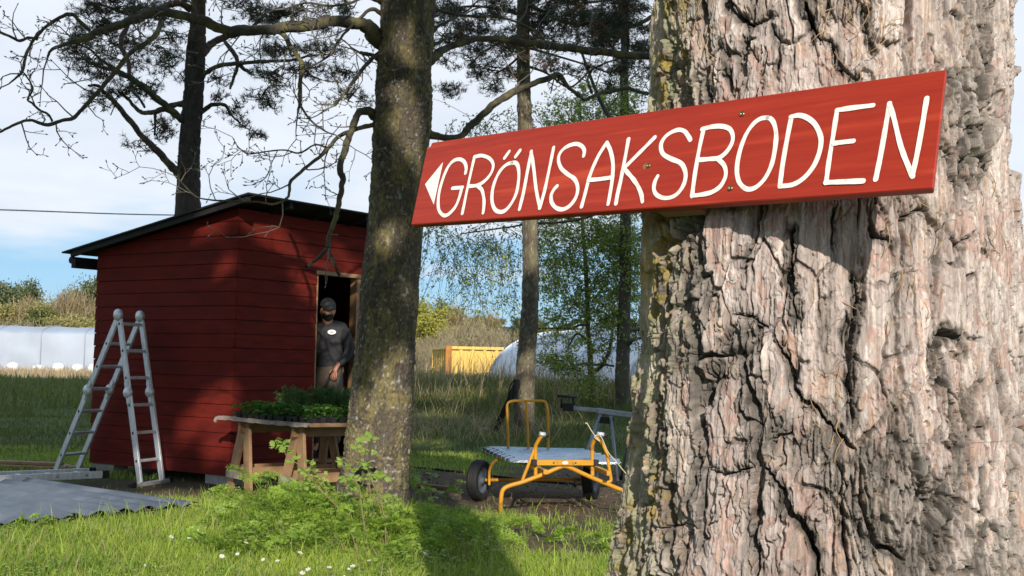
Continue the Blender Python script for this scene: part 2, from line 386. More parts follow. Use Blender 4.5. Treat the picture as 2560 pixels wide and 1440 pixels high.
# unseen walls and inner lining
def slab(org, d, nrm, L, a, b, z0=Z0, th=.012, holes=None):
    mb = MB(); rects = [(0, L, z0, 9)]
    if holes: h0, h1, hz0, hz1 = holes; rects = [(0, h0, z0, 9), (h1, L, z0, 9), (h0, h1, z0, hz0), (h0, h1, hz1, 9)]
    for (t0, t1, za, zb) in rects:
        poly = clip([(t0, za), (t1, za), (t1, zb), (t0, zb)], b, 1, a)
        if len(poly) < 3: continue
        fr = [org + d * t + np.array([0, 0, zz]) for t, zz in poly]; bk = [p - nrm * th for p in fr]; n = len(poly)
        mb.add(fr + bk, [tuple(range(n)), tuple(range(2 * n - 1, n - 1, -1))] + [(i, i + n, (i + 1) % n + n, (i + 1) % n) for i in range(n)])
    return mb
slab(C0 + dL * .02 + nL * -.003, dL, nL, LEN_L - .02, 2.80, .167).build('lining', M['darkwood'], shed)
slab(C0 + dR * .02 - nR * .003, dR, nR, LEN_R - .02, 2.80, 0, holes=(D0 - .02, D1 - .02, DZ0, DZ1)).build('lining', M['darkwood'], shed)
slab(C0 + dR * LEN_R, dL, -nL, LEN_L, 2.80, .167, th=.03).build('wall', M['falu'], shed)
slab(C0 + dL * LEN_L, dR, -nR, LEN_R, 2.80 - .167 * LEN_L, 0, th=.03).build('wall', M['falu'], shed)
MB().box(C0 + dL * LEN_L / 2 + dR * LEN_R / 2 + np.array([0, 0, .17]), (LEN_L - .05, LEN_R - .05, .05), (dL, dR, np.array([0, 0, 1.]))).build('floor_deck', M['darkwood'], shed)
# roof: sheet, fascia strips and an eaves rail
def rp(q, w, dz=0): return C0 + dL * q + dR * w + np.array([0, 0, roofz(q) + dz])
q0, q1, w0, w1 = -.34, 2.60, -.2, LEN_R + .08
mb = MB()
c = [rp(q0, w0), rp(q1, w0), rp(q1, w1), rp(q0, w1)]; ct = [p + np.array([0, 0, .018]) for p in c]
mb.add(c + ct, [(0, 1, 2, 3), (4, 7, 6, 5), (0, 4, 5, 1), (1, 5, 6, 2), (2, 6, 7, 3), (3, 7, 4, 0)])
roof = mb.build('roof', M['roofing'], shed)
mb = MB()
for w in np.arange(w0 + .05, w1, .6): mb.beam(rp(q0 + .04, w, -.03), rp(q1 - .12, w, -.03), .045, .06)
mb.build('rafters', M['roofing'], roof)
mb = MB(); mb.beam(rp(q1 - .19, w0 + .02, -.15), rp(q1 - .19, w1, -.15), .07, .10); mb.tube([rp(q1 - .13, w0 + .03, -.10), rp(q1 - .13, w1, -.10)], .04, 12)
mb.build('eaves_rail', M['roofing'], roof)
# pale door lining: head and right post
dz = np.array([0, 0, 1.])
hd = thing_door = None
mb = MB(); mb.box(C0 + dR * (D0 + D1) / 2 + nR * -.015 + dz * (DZ1 - .012), (D1 - D0 + .05, .10, .045), (dR, nR, dz)); mb.build('door_head', M['rawwood'], shed, bevel=.003)
for t in (D0 + .012, D1 - .03):
    wdt = .022 if t < 1.5 else .075
    MB().box(C0 + dR * t + nR * -.03 + dz * ((DZ0 + DZ1) / 2 - .02), (wdt, .10, DZ1 - DZ0 - .04), (dR, nR, dz)).build('door_post', M['rawwood'], shed, bevel=.003)
MB().box(C0 + dR * (D0 + D1) / 2 + nR * -.01 + dz * (DZ0 - .03), (D1 - D0, .12, .05), (dR, nR, dz)).build('door_sill', M['rawwood'], shed, bevel=.003)
# concrete pads under the corners
for (t, w, sz) in ((.17, .02, .38), (2.0, .02, .38), (.15, 2.5, .38), (2.0, 2.5, .38)):
    p = C0 + dL * t + dR * (w + .08); p[2] = .03
    MB().box(p, (sz, .2, .12), (dL, dR, dz)).build('foundation_block', M['concrete'], shed, bevel=.006)

# ================================================================== the big pine in front
PC = np.array([0.509, 1.934, 0.])       # trunk axis
def prad(z): return .279 + .052 * np.exp(-(np.asarray(z, float) - .92) * 3.3) * (np.asarray(z) > -1)
def pr(z):
    z = np.asarray(z, float); return np.where(z > 2.2, np.maximum(.28 - (z - 2.2) * .013, .05), np.minimum(prad(z), .52))
PHI0 = math.atan2(-PC[1], -PC[0])        # towards the camera
def to_sz(px, py):
    d = ray(px, py); r_ = .29
    for _ in range(4):
        a = d[0] ** 2 + d[1] ** 2; b = -2 * (d[0] * PC[0] + d[1] * PC[1]); c_ = PC[0] ** 2 + PC[1] ** 2 - r_ ** 2
        D = max(b * b - 4 * a * c_, 0); t = (-b - math.sqrt(D)) / (2 * a); p = EYE + d * t; r_ = float(pr(p[2]))
    th = math.atan2(p[1] - PC[1], p[0] - PC[0]) - PHI0
    th = (th + math.pi) % (2 * math.pi) - math.pi
    return th * .29, p[2]
CR3 = [(10,[(350,60),(345,150),(330,250),(320,350),(318,450),(325,560),(340,590)]),(11,[(335,585),(370,605),(400,590),(440,600),(465,605)]),
(8,[(395,620),(385,700),(375,800),(372,900),(380,980),(400,1030),(440,1045),(500,1040),(550,1018)]),(12,[(690,110),(690,200),(680,300),(700,370),(715,480)]),
(11,[(640,520),(665,580),(690,650),(705,740),(760,790),(810,840),(830,880)]),(13,[(830,880),(880,920),(920,965)]),
(15,[(930,300),(945,380),(920,450),(900,520),(895,620),(890,700),(910,780),(905,880)]),(19,[(590,1020),(630,1060),(655,1110),(655,1180),(700,1230),(740,1290),(765,1350),(770,1440)]),
(20,[(940,960),(935,1060),(940,1150),(960,1230),(1000,1310),(1050,1350),(1110,1390)]),(16,[(1230,640),(1245,560),(1290,510),(1330,520),(1360,580)]),
(8,[(1240,690),(1290,740),(1340,780)]),(12,[(1390,720),(1400,820),(1420,890),(1440,860)]),(14,[(990,0),(985,80),(1000,150),(1060,165)]),(14,[(1100,0),(1105,70)]),
(6,[(1115,50),(1160,40),(1205,35)]),(12,[(1170,1135),(1220,1140)]),(5,[(1190,1010),(1175,1100)]),(5,[(190,1245),(250,1250),(315,1243)]),
(9,[(130,1440),(145,1300),(165,1150),(185,1050),(195,950),(200,850)]),(13,[(260,110),(240,250),(225,380),(210,500),(190,650)]),(10,[(380,1040),(370,1150),(365,1260),(360,1330)]),
(12,[(1210,1140),(1190,1250),(1180,1350),(1160,1440)]),(8,[(1380,1000),(1360,1080),(1290,1200),(1270,1350)]),(18,[(1340,1440),(1410,1330),(1440,1200),(1440,1060)]),
(14,[(120,130),(115,300),(105,420)]),(10,[(60,700),(95,560)]),(8,[(1310,140),(1350,200)]),(5,[(1320,190),(1390,130)]),(5,[(840,1010),(880,1100),(840,1250)]),
(8,[(485,440),(545,445)]),(8,[(560,460),(590,480)]),(6,[(620,910),(690,885)]),(8,[(520,690),(515,800),(535,840),(585,850)]),(7,[(60,1440),(70,1250),(95,1100)])]
CR5 = [(16,[(620,0),(640,70),(700,130),(780,170),(860,150),(920,120)]),(16,[(600,300),(620,380),(650,480),(670,560),(680,620)]),(8,[(940,180),(960,280),(965,400),(960,520)]),
(18,[(1150,0),(1160,80),(1210,170),(1240,240),(1330,300),(1350,380)]),(16,[(1370,430),(1430,470),(1510,500)]),(14,[(1560,0),(1560,100),(1580,250),(1610,310)]),(9,[(1650,240),(1720,270),(1780,240)]),
(10,[(1980,220),(2000,350),(2040,420)]),(14,[(180,0),(150,200),(140,350)]),(14,[(280,250),(250,400),(290,600)]),(12,[(2090,510),(2150,540),(2180,600),(2270,630)]),(11,[(740,270),(730,400),(760,560)]),
(10,[(2150,80),(2190,100)]),(14,[(2380,360),(2330,480),(2380,600)]),(8,[(420,150),(380,300),(350,450)]),(6,[(800,190),(810,330),(850,420)])]
def terrace(v, n, e=.16):
    q = v * n; i = np.floor(q); return (i + sst(1 - e, 1, q - i)) / n, i
def big_trunk():
    zz = np.concatenate([np.linspace(-.1, .9, 50, endpoint=False), np.linspace(.9, 2.0, 1080, endpoint=False), np.linspace(2.0, 3.2, 60, endpoint=False), np.linspace(3.2, 22, 60)])
    th = np.concatenate([np.linspace(-1.62, 1.62, 1000), np.linspace(1.66, 2 * math.pi - 1.66, 90)])
    T, Z = np.meshgrid(th, zz); s = np.where(T > math.pi, T - 2 * math.pi, T) * .29; z = Z
    wa = (fbm(s * 9, z * 6, 1, 4) - .5); wb = (fbm(s * 9 + 40, z * 6, 2, 4) - .5)
    ja = (fbm(s * 75, z * 40, 3, 3) - .5); jb = (fbm(s * 75 + 9, z * 40, 4, 3) - .5)
    sx = s + wa * .045 + ja * .012; sz = z + wb * .07 + jb * .02
    # long plates parted by fissures of uneven width
    f1, f2, pid, ox, oy = voro(sx / .10, sz / .40, 11)
    edge = (f2 - f1) * .055
    wid = .0030 + .0090 * sst(.40, .8, fbm(s * 6, z * 4, 50, 3))
    open_ = sst(.34, .52, fbm(s * 7 + 3, z * 5, 61, 3))
    fis = (1 - sst(.25, 1, edge / wid)) * open_
    h = -.024 * fis + .006 * (pid - .5)
    zone = np.clip((1 - sst(.0, .016, edge + .010 * (fbm(s * 30, z * 14, 63, 3) - .5))) * (.35 + .65 * sst(.42, .6, fbm(s * 5, z * 2.6, 64, 3))), 0, 1)     # coarse old bark along the fissures
    cs, cz = s + ja * .012 + wa * .012, z + jb * .016
    crack = np.zeros_like(s); flat = (np.abs(T) < 1.75)
    for tr, (sc_, oxp, oyp) in ((CR3, (1.5324, 1540, 500)), (CR5, (2.612, 1580, 0))):
        for w, pl in tr:
            P = np.array([to_sz(oxp + a / sc_, oyp + b / sc_) for a, b in pl])
            wm = w / sc_ * 1.7 / 3000 * .66
            lo = P.min(0) - .06; hi = P.max(0) + .06
            mk = (cs > lo[0]) & (cs < hi[0]) & (cz > lo[1]) & (cz < hi[1]) & flat
            if not mk.any(): continue
            qs, qz = cs[mk], cz[mk]; dd = np.full(qs.shape, 9.); tt = np.zeros(qs.shape); acc = 0
            for a, b in zip(P[:-1], P[1:]):
                v = b - a; L2 = float(v @ v) + 1e-12; t = np.clip(((qs - a[0]) * v[0] + (qz - a[1]) * v[1]) / L2, 0, 1)
                d = np.hypot(qs - a[0] - t * v[0], qz - a[1] - t * v[1]); m_ = d < dd; tt = np.where(m_, acc + t, tt); dd = np.minimum(dd, d); acc += 1
            tp = np.minimum(1, .3 + 2.4 * np.minimum(tt, acc - tt) / max(acc, 1))
            wv = wm * tp * (.45 + 1.1 * vn(qs * 45, qz * 45, 91))
            dep = (.013 + .0011 * w) * (1 - sst(.55, 1.2, dd / wv)) + .004 * np.exp(-(dd / (wm * 4)) ** 2)
            crack[mk] = np.maximum(crack[mk], dep)
            zone[mk] = np.maximum(zone[mk], (1 - sst(.3, 1, dd / (.004 + wm * 3.0 * (.3 + 1.4 * vn(qs * 30, qz * 22, 92))))) * min(1, .3 + w / 20))
    rough = np.clip(sst(.57, .66, fbm(s * 8 + 20, z * 3.0, 71, 4)) * .85 + zone * .85, 0, 1)
    # peeling layers: terraced noise, three sizes, edges drawn out along the grain
    n1 = fbm(s * 13 + ja * .5, z * 4.2 + jb * .4, 201, 4); t1, i1 = terrace(n1, 15)
    n2 = fbm(s * 42 + ja * 1.2, z * 12 + jb * .9, 211, 4); t2, i2 = terrace(n2, 11)
    n3 = fbm(s * 120 + ja * 2, z * 34 + jb * 1.5, 221, 3); t3, i3 = terrace(n3, 8, .25)
    h = h + .030 * (t1 - .5) + (.009 + .020 * rough) * (t2 - .5) + (.003 + .010 * rough) * (t3 - .5)
    # slender flakes side by side in the coarse bark, puzzle plates with open joints in the smooth bark
    g1, g2, fc, _, fy = voro((s + wa * .02 + ja * .007) / .0085, (z + wb * .05 + jb * .022) / .040, 401)
    fg = 1 - sst(.05, .20, g2 - g1); h = h + (rough * .0085 + .0012) * (fc - .5) * 1.5 - (.0012 + .0085 * rough) * fg * sst(.30, .50, fbm(s * 30, z * 16, 402, 2)) + rough * .006 * fy * (fc - .3)
    g1, g2, pc, _, py_ = voro((s + wa * .03 + ja * .010) / .040, (z + wb * .06 + jb * .018) / .11, 411)
    pg = (1 - sst(.03, .09, g2 - g1)) * sst(.47, .60, fbm(s * 18 + 5, z * 9, 412, 3)); h = h + .0065 * (pc - .5) - .0085 * pg + .004 * py_ * (pc - .4)
    fibre = fbm(s * 330, z * 17 + wb * 3, 231, 3) - .5
    h = h + fibre * (.0022 + .004 * rough) + rough * .010 * (fbm(s * 150, z * 60, 6, 3) - .5)
    # narrow vertical splits
    sp = fbm(s * 60 + ja * 1.5, z * 6.5 + wb * 2, 241, 3); split = (1 - sst(.012, .035, np.abs(sp - .5))) * sst(.5, .62, fbm(s * 14, z * 7, 242, 3)); h = h - .009 * split
    lump = .030 * (fbm(np.cos(T) * 1.6 + 7, np.sin(T) * 1.6 + Z * .8, 15, 3) - .5)
    lump = lump - .014 * np.exp(-((s + .33) / .022) ** 2) + .012 * np.exp(-((s + .36) / .04) ** 2)
    sb_, zb_ = to_sz(1830, 560)
    h = h + .030 * (1 - sst(zb_ - .03, zb_ + .10, z)) * np.exp(-((s - sb_) / .18) ** 2)     # the butt swells out just under the board
    h = h - crack
    rr_ = pr(Z) + h + lump * (.6 + .4 * (Z < 1.2))
    xx = PC[0] + rr_ * np.cos(PHI0 + T) - .004 * (Z - 1.3) * (Z > 1.3); yy = PC[1] + rr_ * np.sin(PHI0 + T)
    V = np.stack([xx, yy, Z], -1).reshape(-1, 3); n = len(th)
    i = np.arange(len(zz) - 1)[:, None]; j = np.arange(n)[None]
    Fq = np.stack([i * n + j, i * n + (j + 1) % n, (i + 1) * n + (j + 1) % n, (i + 1) * n + j], -1).reshape(-1, 4)
    # bark colour: every peeled layer has its own tint, coarse bark is grey, lichen grows on the left flank
    A_ = lambda *v: np.array(v)
    grey = A_(.25, .225, .20); pink = A_(.48, .405, .375); cream = A_(.66, .59, .545); rose = A_(.46, .275, .225); dark = A_(.085, .076, .066); tan = A_(.36, .24, .15)
    def mixc(c, d, f): return c * (1 - f[..., None]) + d * f[..., None]
    k1 = _h(i1, np.floor(s * 9 + wa * 2), 301); k2 = _h(i2 + 31 * i1, np.floor(z * 9 + wb * 2), 302); k3 = _h(i3, i2, 303)
    c = mixc(np.broadcast_to(pink, s.shape + (3,)), grey, np.clip(.02 + rough * .85 + (k2 - .5) * .42, 0, 1))
    c = mixc(c, cream, sst(.55, .85, k1) * (1 - rough) * .65)
    c = mixc(c, rose, sst(.80, .84, k2) * (1 - rough * .6) * .6)
    c = mixc(c, tan, sst(.90, .94, k3) * .5)
    c = mixc(c, dark, np.clip(zone * .62 * sst(.3, .6, fbm(s * 60, z * 26, 88, 3)) + rough * .35 * sst(.55, .68, fbm(s * 34, z * 14, 89, 3)), 0, .85))
    c = mixc(c, dark, np.clip(fg * rough * .75 + pg * .6, 0, .8))
    c = c * (.80 + .40 * fc * (.3 + .7 * rough) + .2 * pc)[..., None]
    c = c * (1 + fibre * .9)[..., None] * (.86 + .28 * k3)[..., None]
    left = 1 - sst(-.30, -.14, s)
    li = sst(.54, .64, fbm(s * 130, z * 75, 95, 4) * .75 + left * .20 + fbm(s * 9, z * 4, 96, 3) * .12)
    li = li * np.clip(left + .08, 0, 1)
    pick = fbm(s * 22, z * 9, 97, 3)
    lcol = mixc(np.broadcast_to(A_(.34, .34, .235), s.shape + (3,)), A_(.33, .25, .05), sst(.5, .62, pick))
    c = mixc(c, lcol, li * .75)
    c = mixc(c, c * A_(1.02, 1.0, .80), left * .6)
    c = c * .88
    return V, Fq, np.clip(c, .01, .9).reshape(-1, 3)
M['pinebark'] = vcolmat('close_pine_bark', .85, (420, 420, 60), .5, .22)
pine = thing('pine_tree', PC + np.array([0, 0, terr(PC[0], PC[1])]), 'huge old pine trunk with flaking pinkish bark right beside the camera', 'tree')
tv, tf, tcol = big_trunk()
np_mesh('trunk', tv, tf, M['pinebark'], pine, smooth=True, attrs={'Col': tcol})
# stray needles caught in the bark
nb = NB()
for i in range(70):
    px, py = random.choice([(1900, 400), (2100, 60), (1950, 1050), (2230, 740), (2020, 1100), (2160, 80), (2370, 560), (2450, 560), (1760, 60), (2080, 120), (2050, 1020), (1990, 1010)]); px += random.gauss(0, 40); py += random.gauss(0, 70)
    if not 1640 < px < 2530 or -10 > py: continue
    s_, z_ = to_sz(px, py); a0 = PHI0 + s_ / .29; 
    rad = float(pr(z_)) + random.uniform(.004, .014)
    b0 = np.array([PC[0] + rad * math.cos(a0), PC[1] + rad * math.sin(a0), z_]); tg = np.array([-math.sin(a0), math.cos(a0), 0])
    an = random.gauss(1.5, .55); L = random.uniform(.02, .045)
    dv = tg * math.cos(an) + np.array([0, 0, math.sin(an)]); side = np.cross(dv, [math.cos(a0), math.sin(a0), 0])
    pts = [b0 - dv * L / 2, b0 + side * random.gauss(0, .004) + np.array([math.cos(a0), math.sin(a0), 0]) * .006, b0 + dv * L / 2]
    v, f = tube_np(spline(pts, k=4), .0006, 4); nb.add(v, f)
M['needle_tan'] = pbr('dry_needles', (.50, .33, .16), (.36, .21, .09), .6, 20)
nb.build('needle_litter', M['needle_tan'], pine)['kind'] = 'stuff'

# ================================================================== the sign
TLr, TRr, BRr, BLr = [ray(*p) for p in ((1075, 357), (2366, 173), (2332, 471), (1027, 562))]
SG = np.linalg.svd(np.stack([TLr, -TRr, BRr, -BLr], 1))[2][3]; SG = SG / SG[1] * 1.468
sTL, sTR, sBR, sBL = EYE + SG[0] * TLr, EYE + SG[1] * TRr, EYE + SG[2] * BRr, EYE + SG[3] * BLr
sU = (sTR - sTL); sN = np.cross(sU, sBL - sTL); sN /= np.linalg.norm(sN)
if np.dot(sN, EYE - sTL) < 0: sN = -sN
def on_sign(px, py, off=0):
    d = ray(px, py); t = np.dot(sTL + sN * off - EYE, sN) / np.dot(d, sN); return EYE + d * t
sign = thing('direction_sign', (sTL + sTR + sBR + sBL) / 4, 'red board hand lettered GRÖNSAKSBODEN with a white arrow, fixed to the pine trunk', 'sign')
mb = MB()
chip = [on_sign(1027, 562), on_sign(2332, 471), on_sign(2366, 173), on_sign(1080, 356), on_sign(1075, 366), on_sign(1067, 368)]
bk = [p - sN * .016 for p in chip]; n = len(chip)
sR = sU / np.linalg.norm(sU)
for i in (1, 2): bk[i] = bk[i] - sR * .006
for i in (0, 3, 4, 5): bk[i] = bk[i] + sR * .002
mb.add(chip + bk, [tuple(range(n)), tuple(range(2 * n - 1, n - 1, -1))] + [(i, i + n, (i + 1) % n + n, (i + 1) % n) for i in range(n)])
mb.build('board', M['signred'], sign, bevel=.0014)
def ribbon(path, w):
    """flat brush stroke with round ends on the board"""
    P = spline(np.array(path, float), k=5); Q = np.array([on_sign(x, y, .0008) for x, y in P])
    T = np.gradient(Q, axis=0); T /= np.linalg.norm(T, axis=1, keepdims=True); B = np.cross(T, sN)
    k = len(Q); L = np.concatenate([[0], np.cumsum(np.linalg.norm(np.diff(Q, axis=0), axis=1))])
    ws = w * (.92 + .22 * (vn(L * 90 + path[0][0], L * 0, 5) - .2))
    l_ = Q + B * ws[:, None]; r_ = Q - B * ws[:, None]; V = []; Fc = []
    V = list(l_) + list(r_)
    Fc = [(i, i + 1, k + i + 1, k + i) for i in range(k - 1)]
    for e, sg in ((0, -1), (k - 1, 1)):
        b = len(V); V.append(Q[e]); arc = [Q[e] + (B[e] * math.cos(a) + T[e] * sg * math.sin(a)) * ws[e] for a in np.linspace(0, math.pi, 9)]
        V += arc; Fc += [(b, b + 1 + i, b + 2 + i) for i in range(8)]
    return V, Fc
ZA = lambda pts: [(1020 + x / 3.13, 140 + y / 3.13) for x, y in pts]
ZB = lambda pts: [(1660 + x / 3.282, 140 + y / 3.282) for x, y in pts]
LET = [
 ('letter_g', [ZA([(450,915),(455,870),(440,828),(405,808),(360,818),(315,865),(275,955),(245,1060),(236,1150),(245,1212),(280,1247),(320,1235),(370,1180),(400,1110),(422,1030)]), ZA([(348,1035),(428,1029)])]),
 ('letter_r', [ZA([(520,790),(497,890),(470,1010),(425,1230)]), ZA([(520,790),(580,780),(640,803),(668,850),(655,910),(610,970),(550,1010),(480,1020)]), ZA([(545,1015),(580,1050),(595,1110),(597,1170),(590,1228)])]),
 ('letter_o', [ZA([(815,835),(770,850),(720,900),(680,980),(660,1060),(658,1140),(680,1200),(720,1220),(765,1205),(810,1150),(845,1080),(862,1000),(868,920),(860,860),(840,835),(812,836)]), ZA([(793,748),(757,798)]), ZA([(878,742),(845,788)])]),
 ('letter_n', [ZA([(872,1198),(905,1060),(935,900),(965,750)]), ZA([(965,748),(985,880),(1005,1050),(1033,1188)]), ZA([(1033,1190),(1070,1060),(1105,900),(1142,718)])]),
 ('letter_s', [ZA([(1375,780),(1380,740),(1360,705),(1320,688),(1270,697),(1220,725),(1185,770),(1178,820),(1200,880),(1250,925),(1300,960),(1325,1010),(1325,1070),(1300,1130),(1255,1180),(1205,1200),(1155,1185),(1123,1140),(1122,1085),(1145,1040),(1166,1018)])]),
 ('letter_a', [ZA([(1358,1177),(1385,1080),(1425,930),(1480,800),(1530,715),(1556,680)]), ZA([(1556,680),(1585,740),(1605,840),(1600,960),(1580,1090),(1567,1158)]), ZA([(1412,972),(1500,965),(1595,951)])]),
 ('letter_k', [ZA([(1725,652),(1700,790),(1665,970),(1640,1080),(1627,1153)]), ZA([(1932,637),(1840,730),(1760,810),(1705,865)]), ZA([(1690,880),(1740,935),(1790,1000),(1825,1075),(1837,1140)])]),
 ('letter_s', [ZA([(1953,940),(1930,990),(1925,1045),(1945,1085),(1990,1108),(2050,1108),(2110,1075),(2155,1010),(2173,940),(2162,880),(2130,835),(2060,805),(2000,770),(1980,725),(1985,675),(2020,625),(2070,592),(2120,577),(2165,590),(2195,630),(2209,655)])]),
 ('letter_b', [ZB([(325,598),(290,760),(255,960),(230,1150)]), ZB([(315,600),(400,580),(480,578),(540,600),(565,650),(560,710),(520,780),(455,835),(380,845),(290,853)]), ZB([(440,845),(490,890),(510,950),(500,1010),(460,1075),(390,1120),(300,1140),(230,1148)])]),
 ('letter_o', [ZB([(850,505),(790,515),(730,560),(670,650),(625,770),(602,880),(600,970),(620,1040),(665,1085),(715,1092),(770,1065),(830,1000),(880,900),(908,780),(920,650),(905,560),(875,515),(845,506)])]),
 ('letter_d', [ZB([(1045,500),(1010,680),(975,880),(950,1070)]), ZB([(1040,500),(1110,487),(1180,510),(1240,560),(1280,640),(1290,710),(1270,810),(1225,910),(1150,1000),(1060,1055),(950,1070)])]),
 ('letter_e', [ZB([(1420,445),(1390,640),(1355,850),(1330,1040)]), ZB([(1420,445),(1540,427),(1718,405)]), ZB([(1395,718),(1480,707),(1557,699)]), ZB([(1330,1040),(1460,1035),(1637,1028)])]),
 ('letter_n', [ZB([(1737,1010),(1780,800),(1820,570),(1850,390)]), ZB([(1850,390),(1890,520),(1950,760),(2040,988)]), ZB([(2040,988),(2080,800),(2120,580),(2158,350)])])]
for name, strokes in LET:
    mb = MB()
    for k, st_ in enumerate(strokes):
        v, f = ribbon(st_, .00355); mb.add([np.asarray(p) + sN * (.0004 * k) for p in v], f)
    mb.build(name, M['white'], sign)
tri = [on_sign(*p, .001) for p in ZA([(272, 832), (133, 1003), (200, 1160)])]
mb = MB(); mb.add(tri + [p - sN * .0006 for p in tri], [(0, 1, 2), (5, 4, 3), (0, 3, 4, 1), (1, 4, 5, 2), (2, 5, 3, 0)]); mb.build('arrow', M['white'], sign)
M['splinter'] = pbr('bare_splintered_wood', (.5, .22, .08), (.2, .08, .03), .8, 200)
for p in (ZB([(642, 476)])[0], ZB([(545, 1085)])[0], ZA([(1882, 858)])[0]):
    c = on_sign(*p, 0); mb = MB()
    mb.lathe(c, sN, [(.0001, .0006), (.0012, .0006), (.0014, .0016), (.0036, .0019), (.0043, .0008), (.0043, 0)], 14); mb.build('screw', M['steel'], sign)
c = on_sign(*ZA([(1862, 862)])[0], 0); mb = MB(); mb.add([c + sR * a + sN * .0012 + np.array([0, 0, b]) for a, b in ((-.006, -.001), (-.001, .004), (.003, .0045), (.002, -.003), (-.003, -.005))], [(0, 1, 2, 3, 4)]); mb.build('splinter', M['splinter'], sign)
# packing batten between board and bark
bt = on_sign(1715, 400, -.019); dn = (sBL - sTL) / np.linalg.norm(sBL - sTL)
MB().box(bt - sN * .011 + dn * .006, (.075, .150, .020), (sR, dn, sN)).build('batten', M['rawwood'], sign, bevel=.002)
# ================================================================== trees of the middle distance
Z7 = lambda pts: [(x / 2.6667, y / 2.6667) + tuple(r) for x, y, *r in pts]
Z8 = lambda pts: [(900 + x / 2.571, y / 2.571) + tuple(r) for x, y, *r in pts]
Z5 = lambda pts: [(1020 + x / 4, 720 + y / 4) + tuple(r) for x, y, *r in pts]
def bark_tube(path, n, kind, seed, col, k=14, lichen=None):
    """path rows: px, py, half width px, Y -> displaced, coloured trunk"""
    P = spline(np.array(path, float), k=k)
    C = np.array([at(a, b, Y) for a, b, _, Y in P]); rad = P[:, 2] * P[:, 3] / FPX
    V, Fq = tube_np(C, rad, n); m = len(C); w = np.arange(n) * 2 * np.pi / n
    L = np.concatenate([[0], np.cumsum(np.linalg.norm(np.diff(C, axis=0), axis=1))])
    T, Lz = np.meshgrid(w, L); rr = rad[:, None]
    u = np.cos(T) * rr; v = np.sin(T) * rr
    # noise on the unrolled skin, made seamless by mixing two windings
    def sn(f, g, sd, o=3): 
        t = T / (2 * np.pi); s1 = T * rr.mean(); a = fbm(s1 * f, Lz * g, sd, o); b = fbm((s1 - 2 * np.pi * rr.mean()) * f, Lz * g, sd, o); return a * (1 - t) + b * t
    if kind == 'oak':
        h = .045 * (sn(5, 2.2, seed) - .5) + .026 * (sn(32, 13, seed + 1, 4) - .5) + .014 * (sn(85, 30, seed + 2, 3) - .5)
        if n > 200:
            s1 = T * rr.mean(); f1, f2, cid, _, _ = voro((s1 + .012 * fbm(s1 * 30, Lz * 20, seed)) / .026, Lz / .055 + .3 * fbm(s1 * 20, Lz * 12, seed + 4), seed); h = h + .009 * (cid - .5) - .010 * (1 - sst(.02, .2, f2 - f1))
    else:
        s1 = T * rr.mean(); f1, f2, cid, _, _ = voro((s1 + .02 * fbm(s1 * 12, Lz * 6, seed)) / .055, Lz / .16 + .3 * fbm(s1 * 9, Lz * 5, seed + 4), seed)
        h = .028 * (sn(5, 2.0, seed) - .5) + .016 * (cid - .5) - .020 * (1 - sst(0, .25, f2 - f1)) + .010 * (sn(70, 20, seed + 2, 3) - .5)
    N = (V.reshape(m, n, 3) - C[:, None]); N /= np.linalg.norm(N, axis=2, keepdims=True)
    V = V.reshape(m, n, 3) + N * (h * np.minimum(1, rr / .12))[..., None]
    a = sn(14, 7, seed + 6, 4)[..., None]; b = sn(40, 18, seed + 7, 3)[..., None]
    c = np.array(col[0]) * (1 - a) + np.array(col[1]) * a; c = c * (.75 + .5 * b)
    if lichen is not None:
        li = sst(.50, .60, sn(11, 5, seed + 8, 4) * .7 + sn(60, 40, seed + 9, 3) * .35)[..., None]; pk = sn(7, 5, seed + 10)[..., None]
        lc = np.array(lichen[0]) * (1 - pk) + np.array(lichen[1]) * pk
        c = c * (1 - li * .65) + lc * li * .65
        sp = sst(.66, .72, sn(55, 40, seed + 12, 2))[..., None]; c = c * (1 - sp * .6) + np.array([.36, .35, .31]) * sp * .6
    return V.reshape(-1, 3), Fq, c.reshape(-1, 3)
M['bark'] = vcolmat('tree_bark', .9, (70, 70, 28), .9, .4)
M['twig'] = pbr('bare_twig', (.20, .175, .14), (.11, .095, .075), .8, 6)
M['limb'] = pbr('mossy_limb', (.082, .070, .048), (.046, .040, .030), .9, 14, (1, 1, 1), bump=1.0, bscale=60, c3=(.125, .11, .045), s3=9, t3=(.5, .62))
M['redlimb'] = pbr('pine_limb_bark', (.135, .080, .052), (.070, .045, .034), .9, 12, bump=.8, bscale=50)
M['needle'] = leafmat('pine_needles', (.075, .095, .042), (.034, .048, .026), .2, 2.)
M['needle_brown'] = leafmat('old_needles', (.13, .075, .035), (.07, .04, .02), .12, 2.)
M['leaf_small'] = leafmat('small_spring_leaves', (.38, .46, .085), (.14, .20, .035), .42, 1.5)

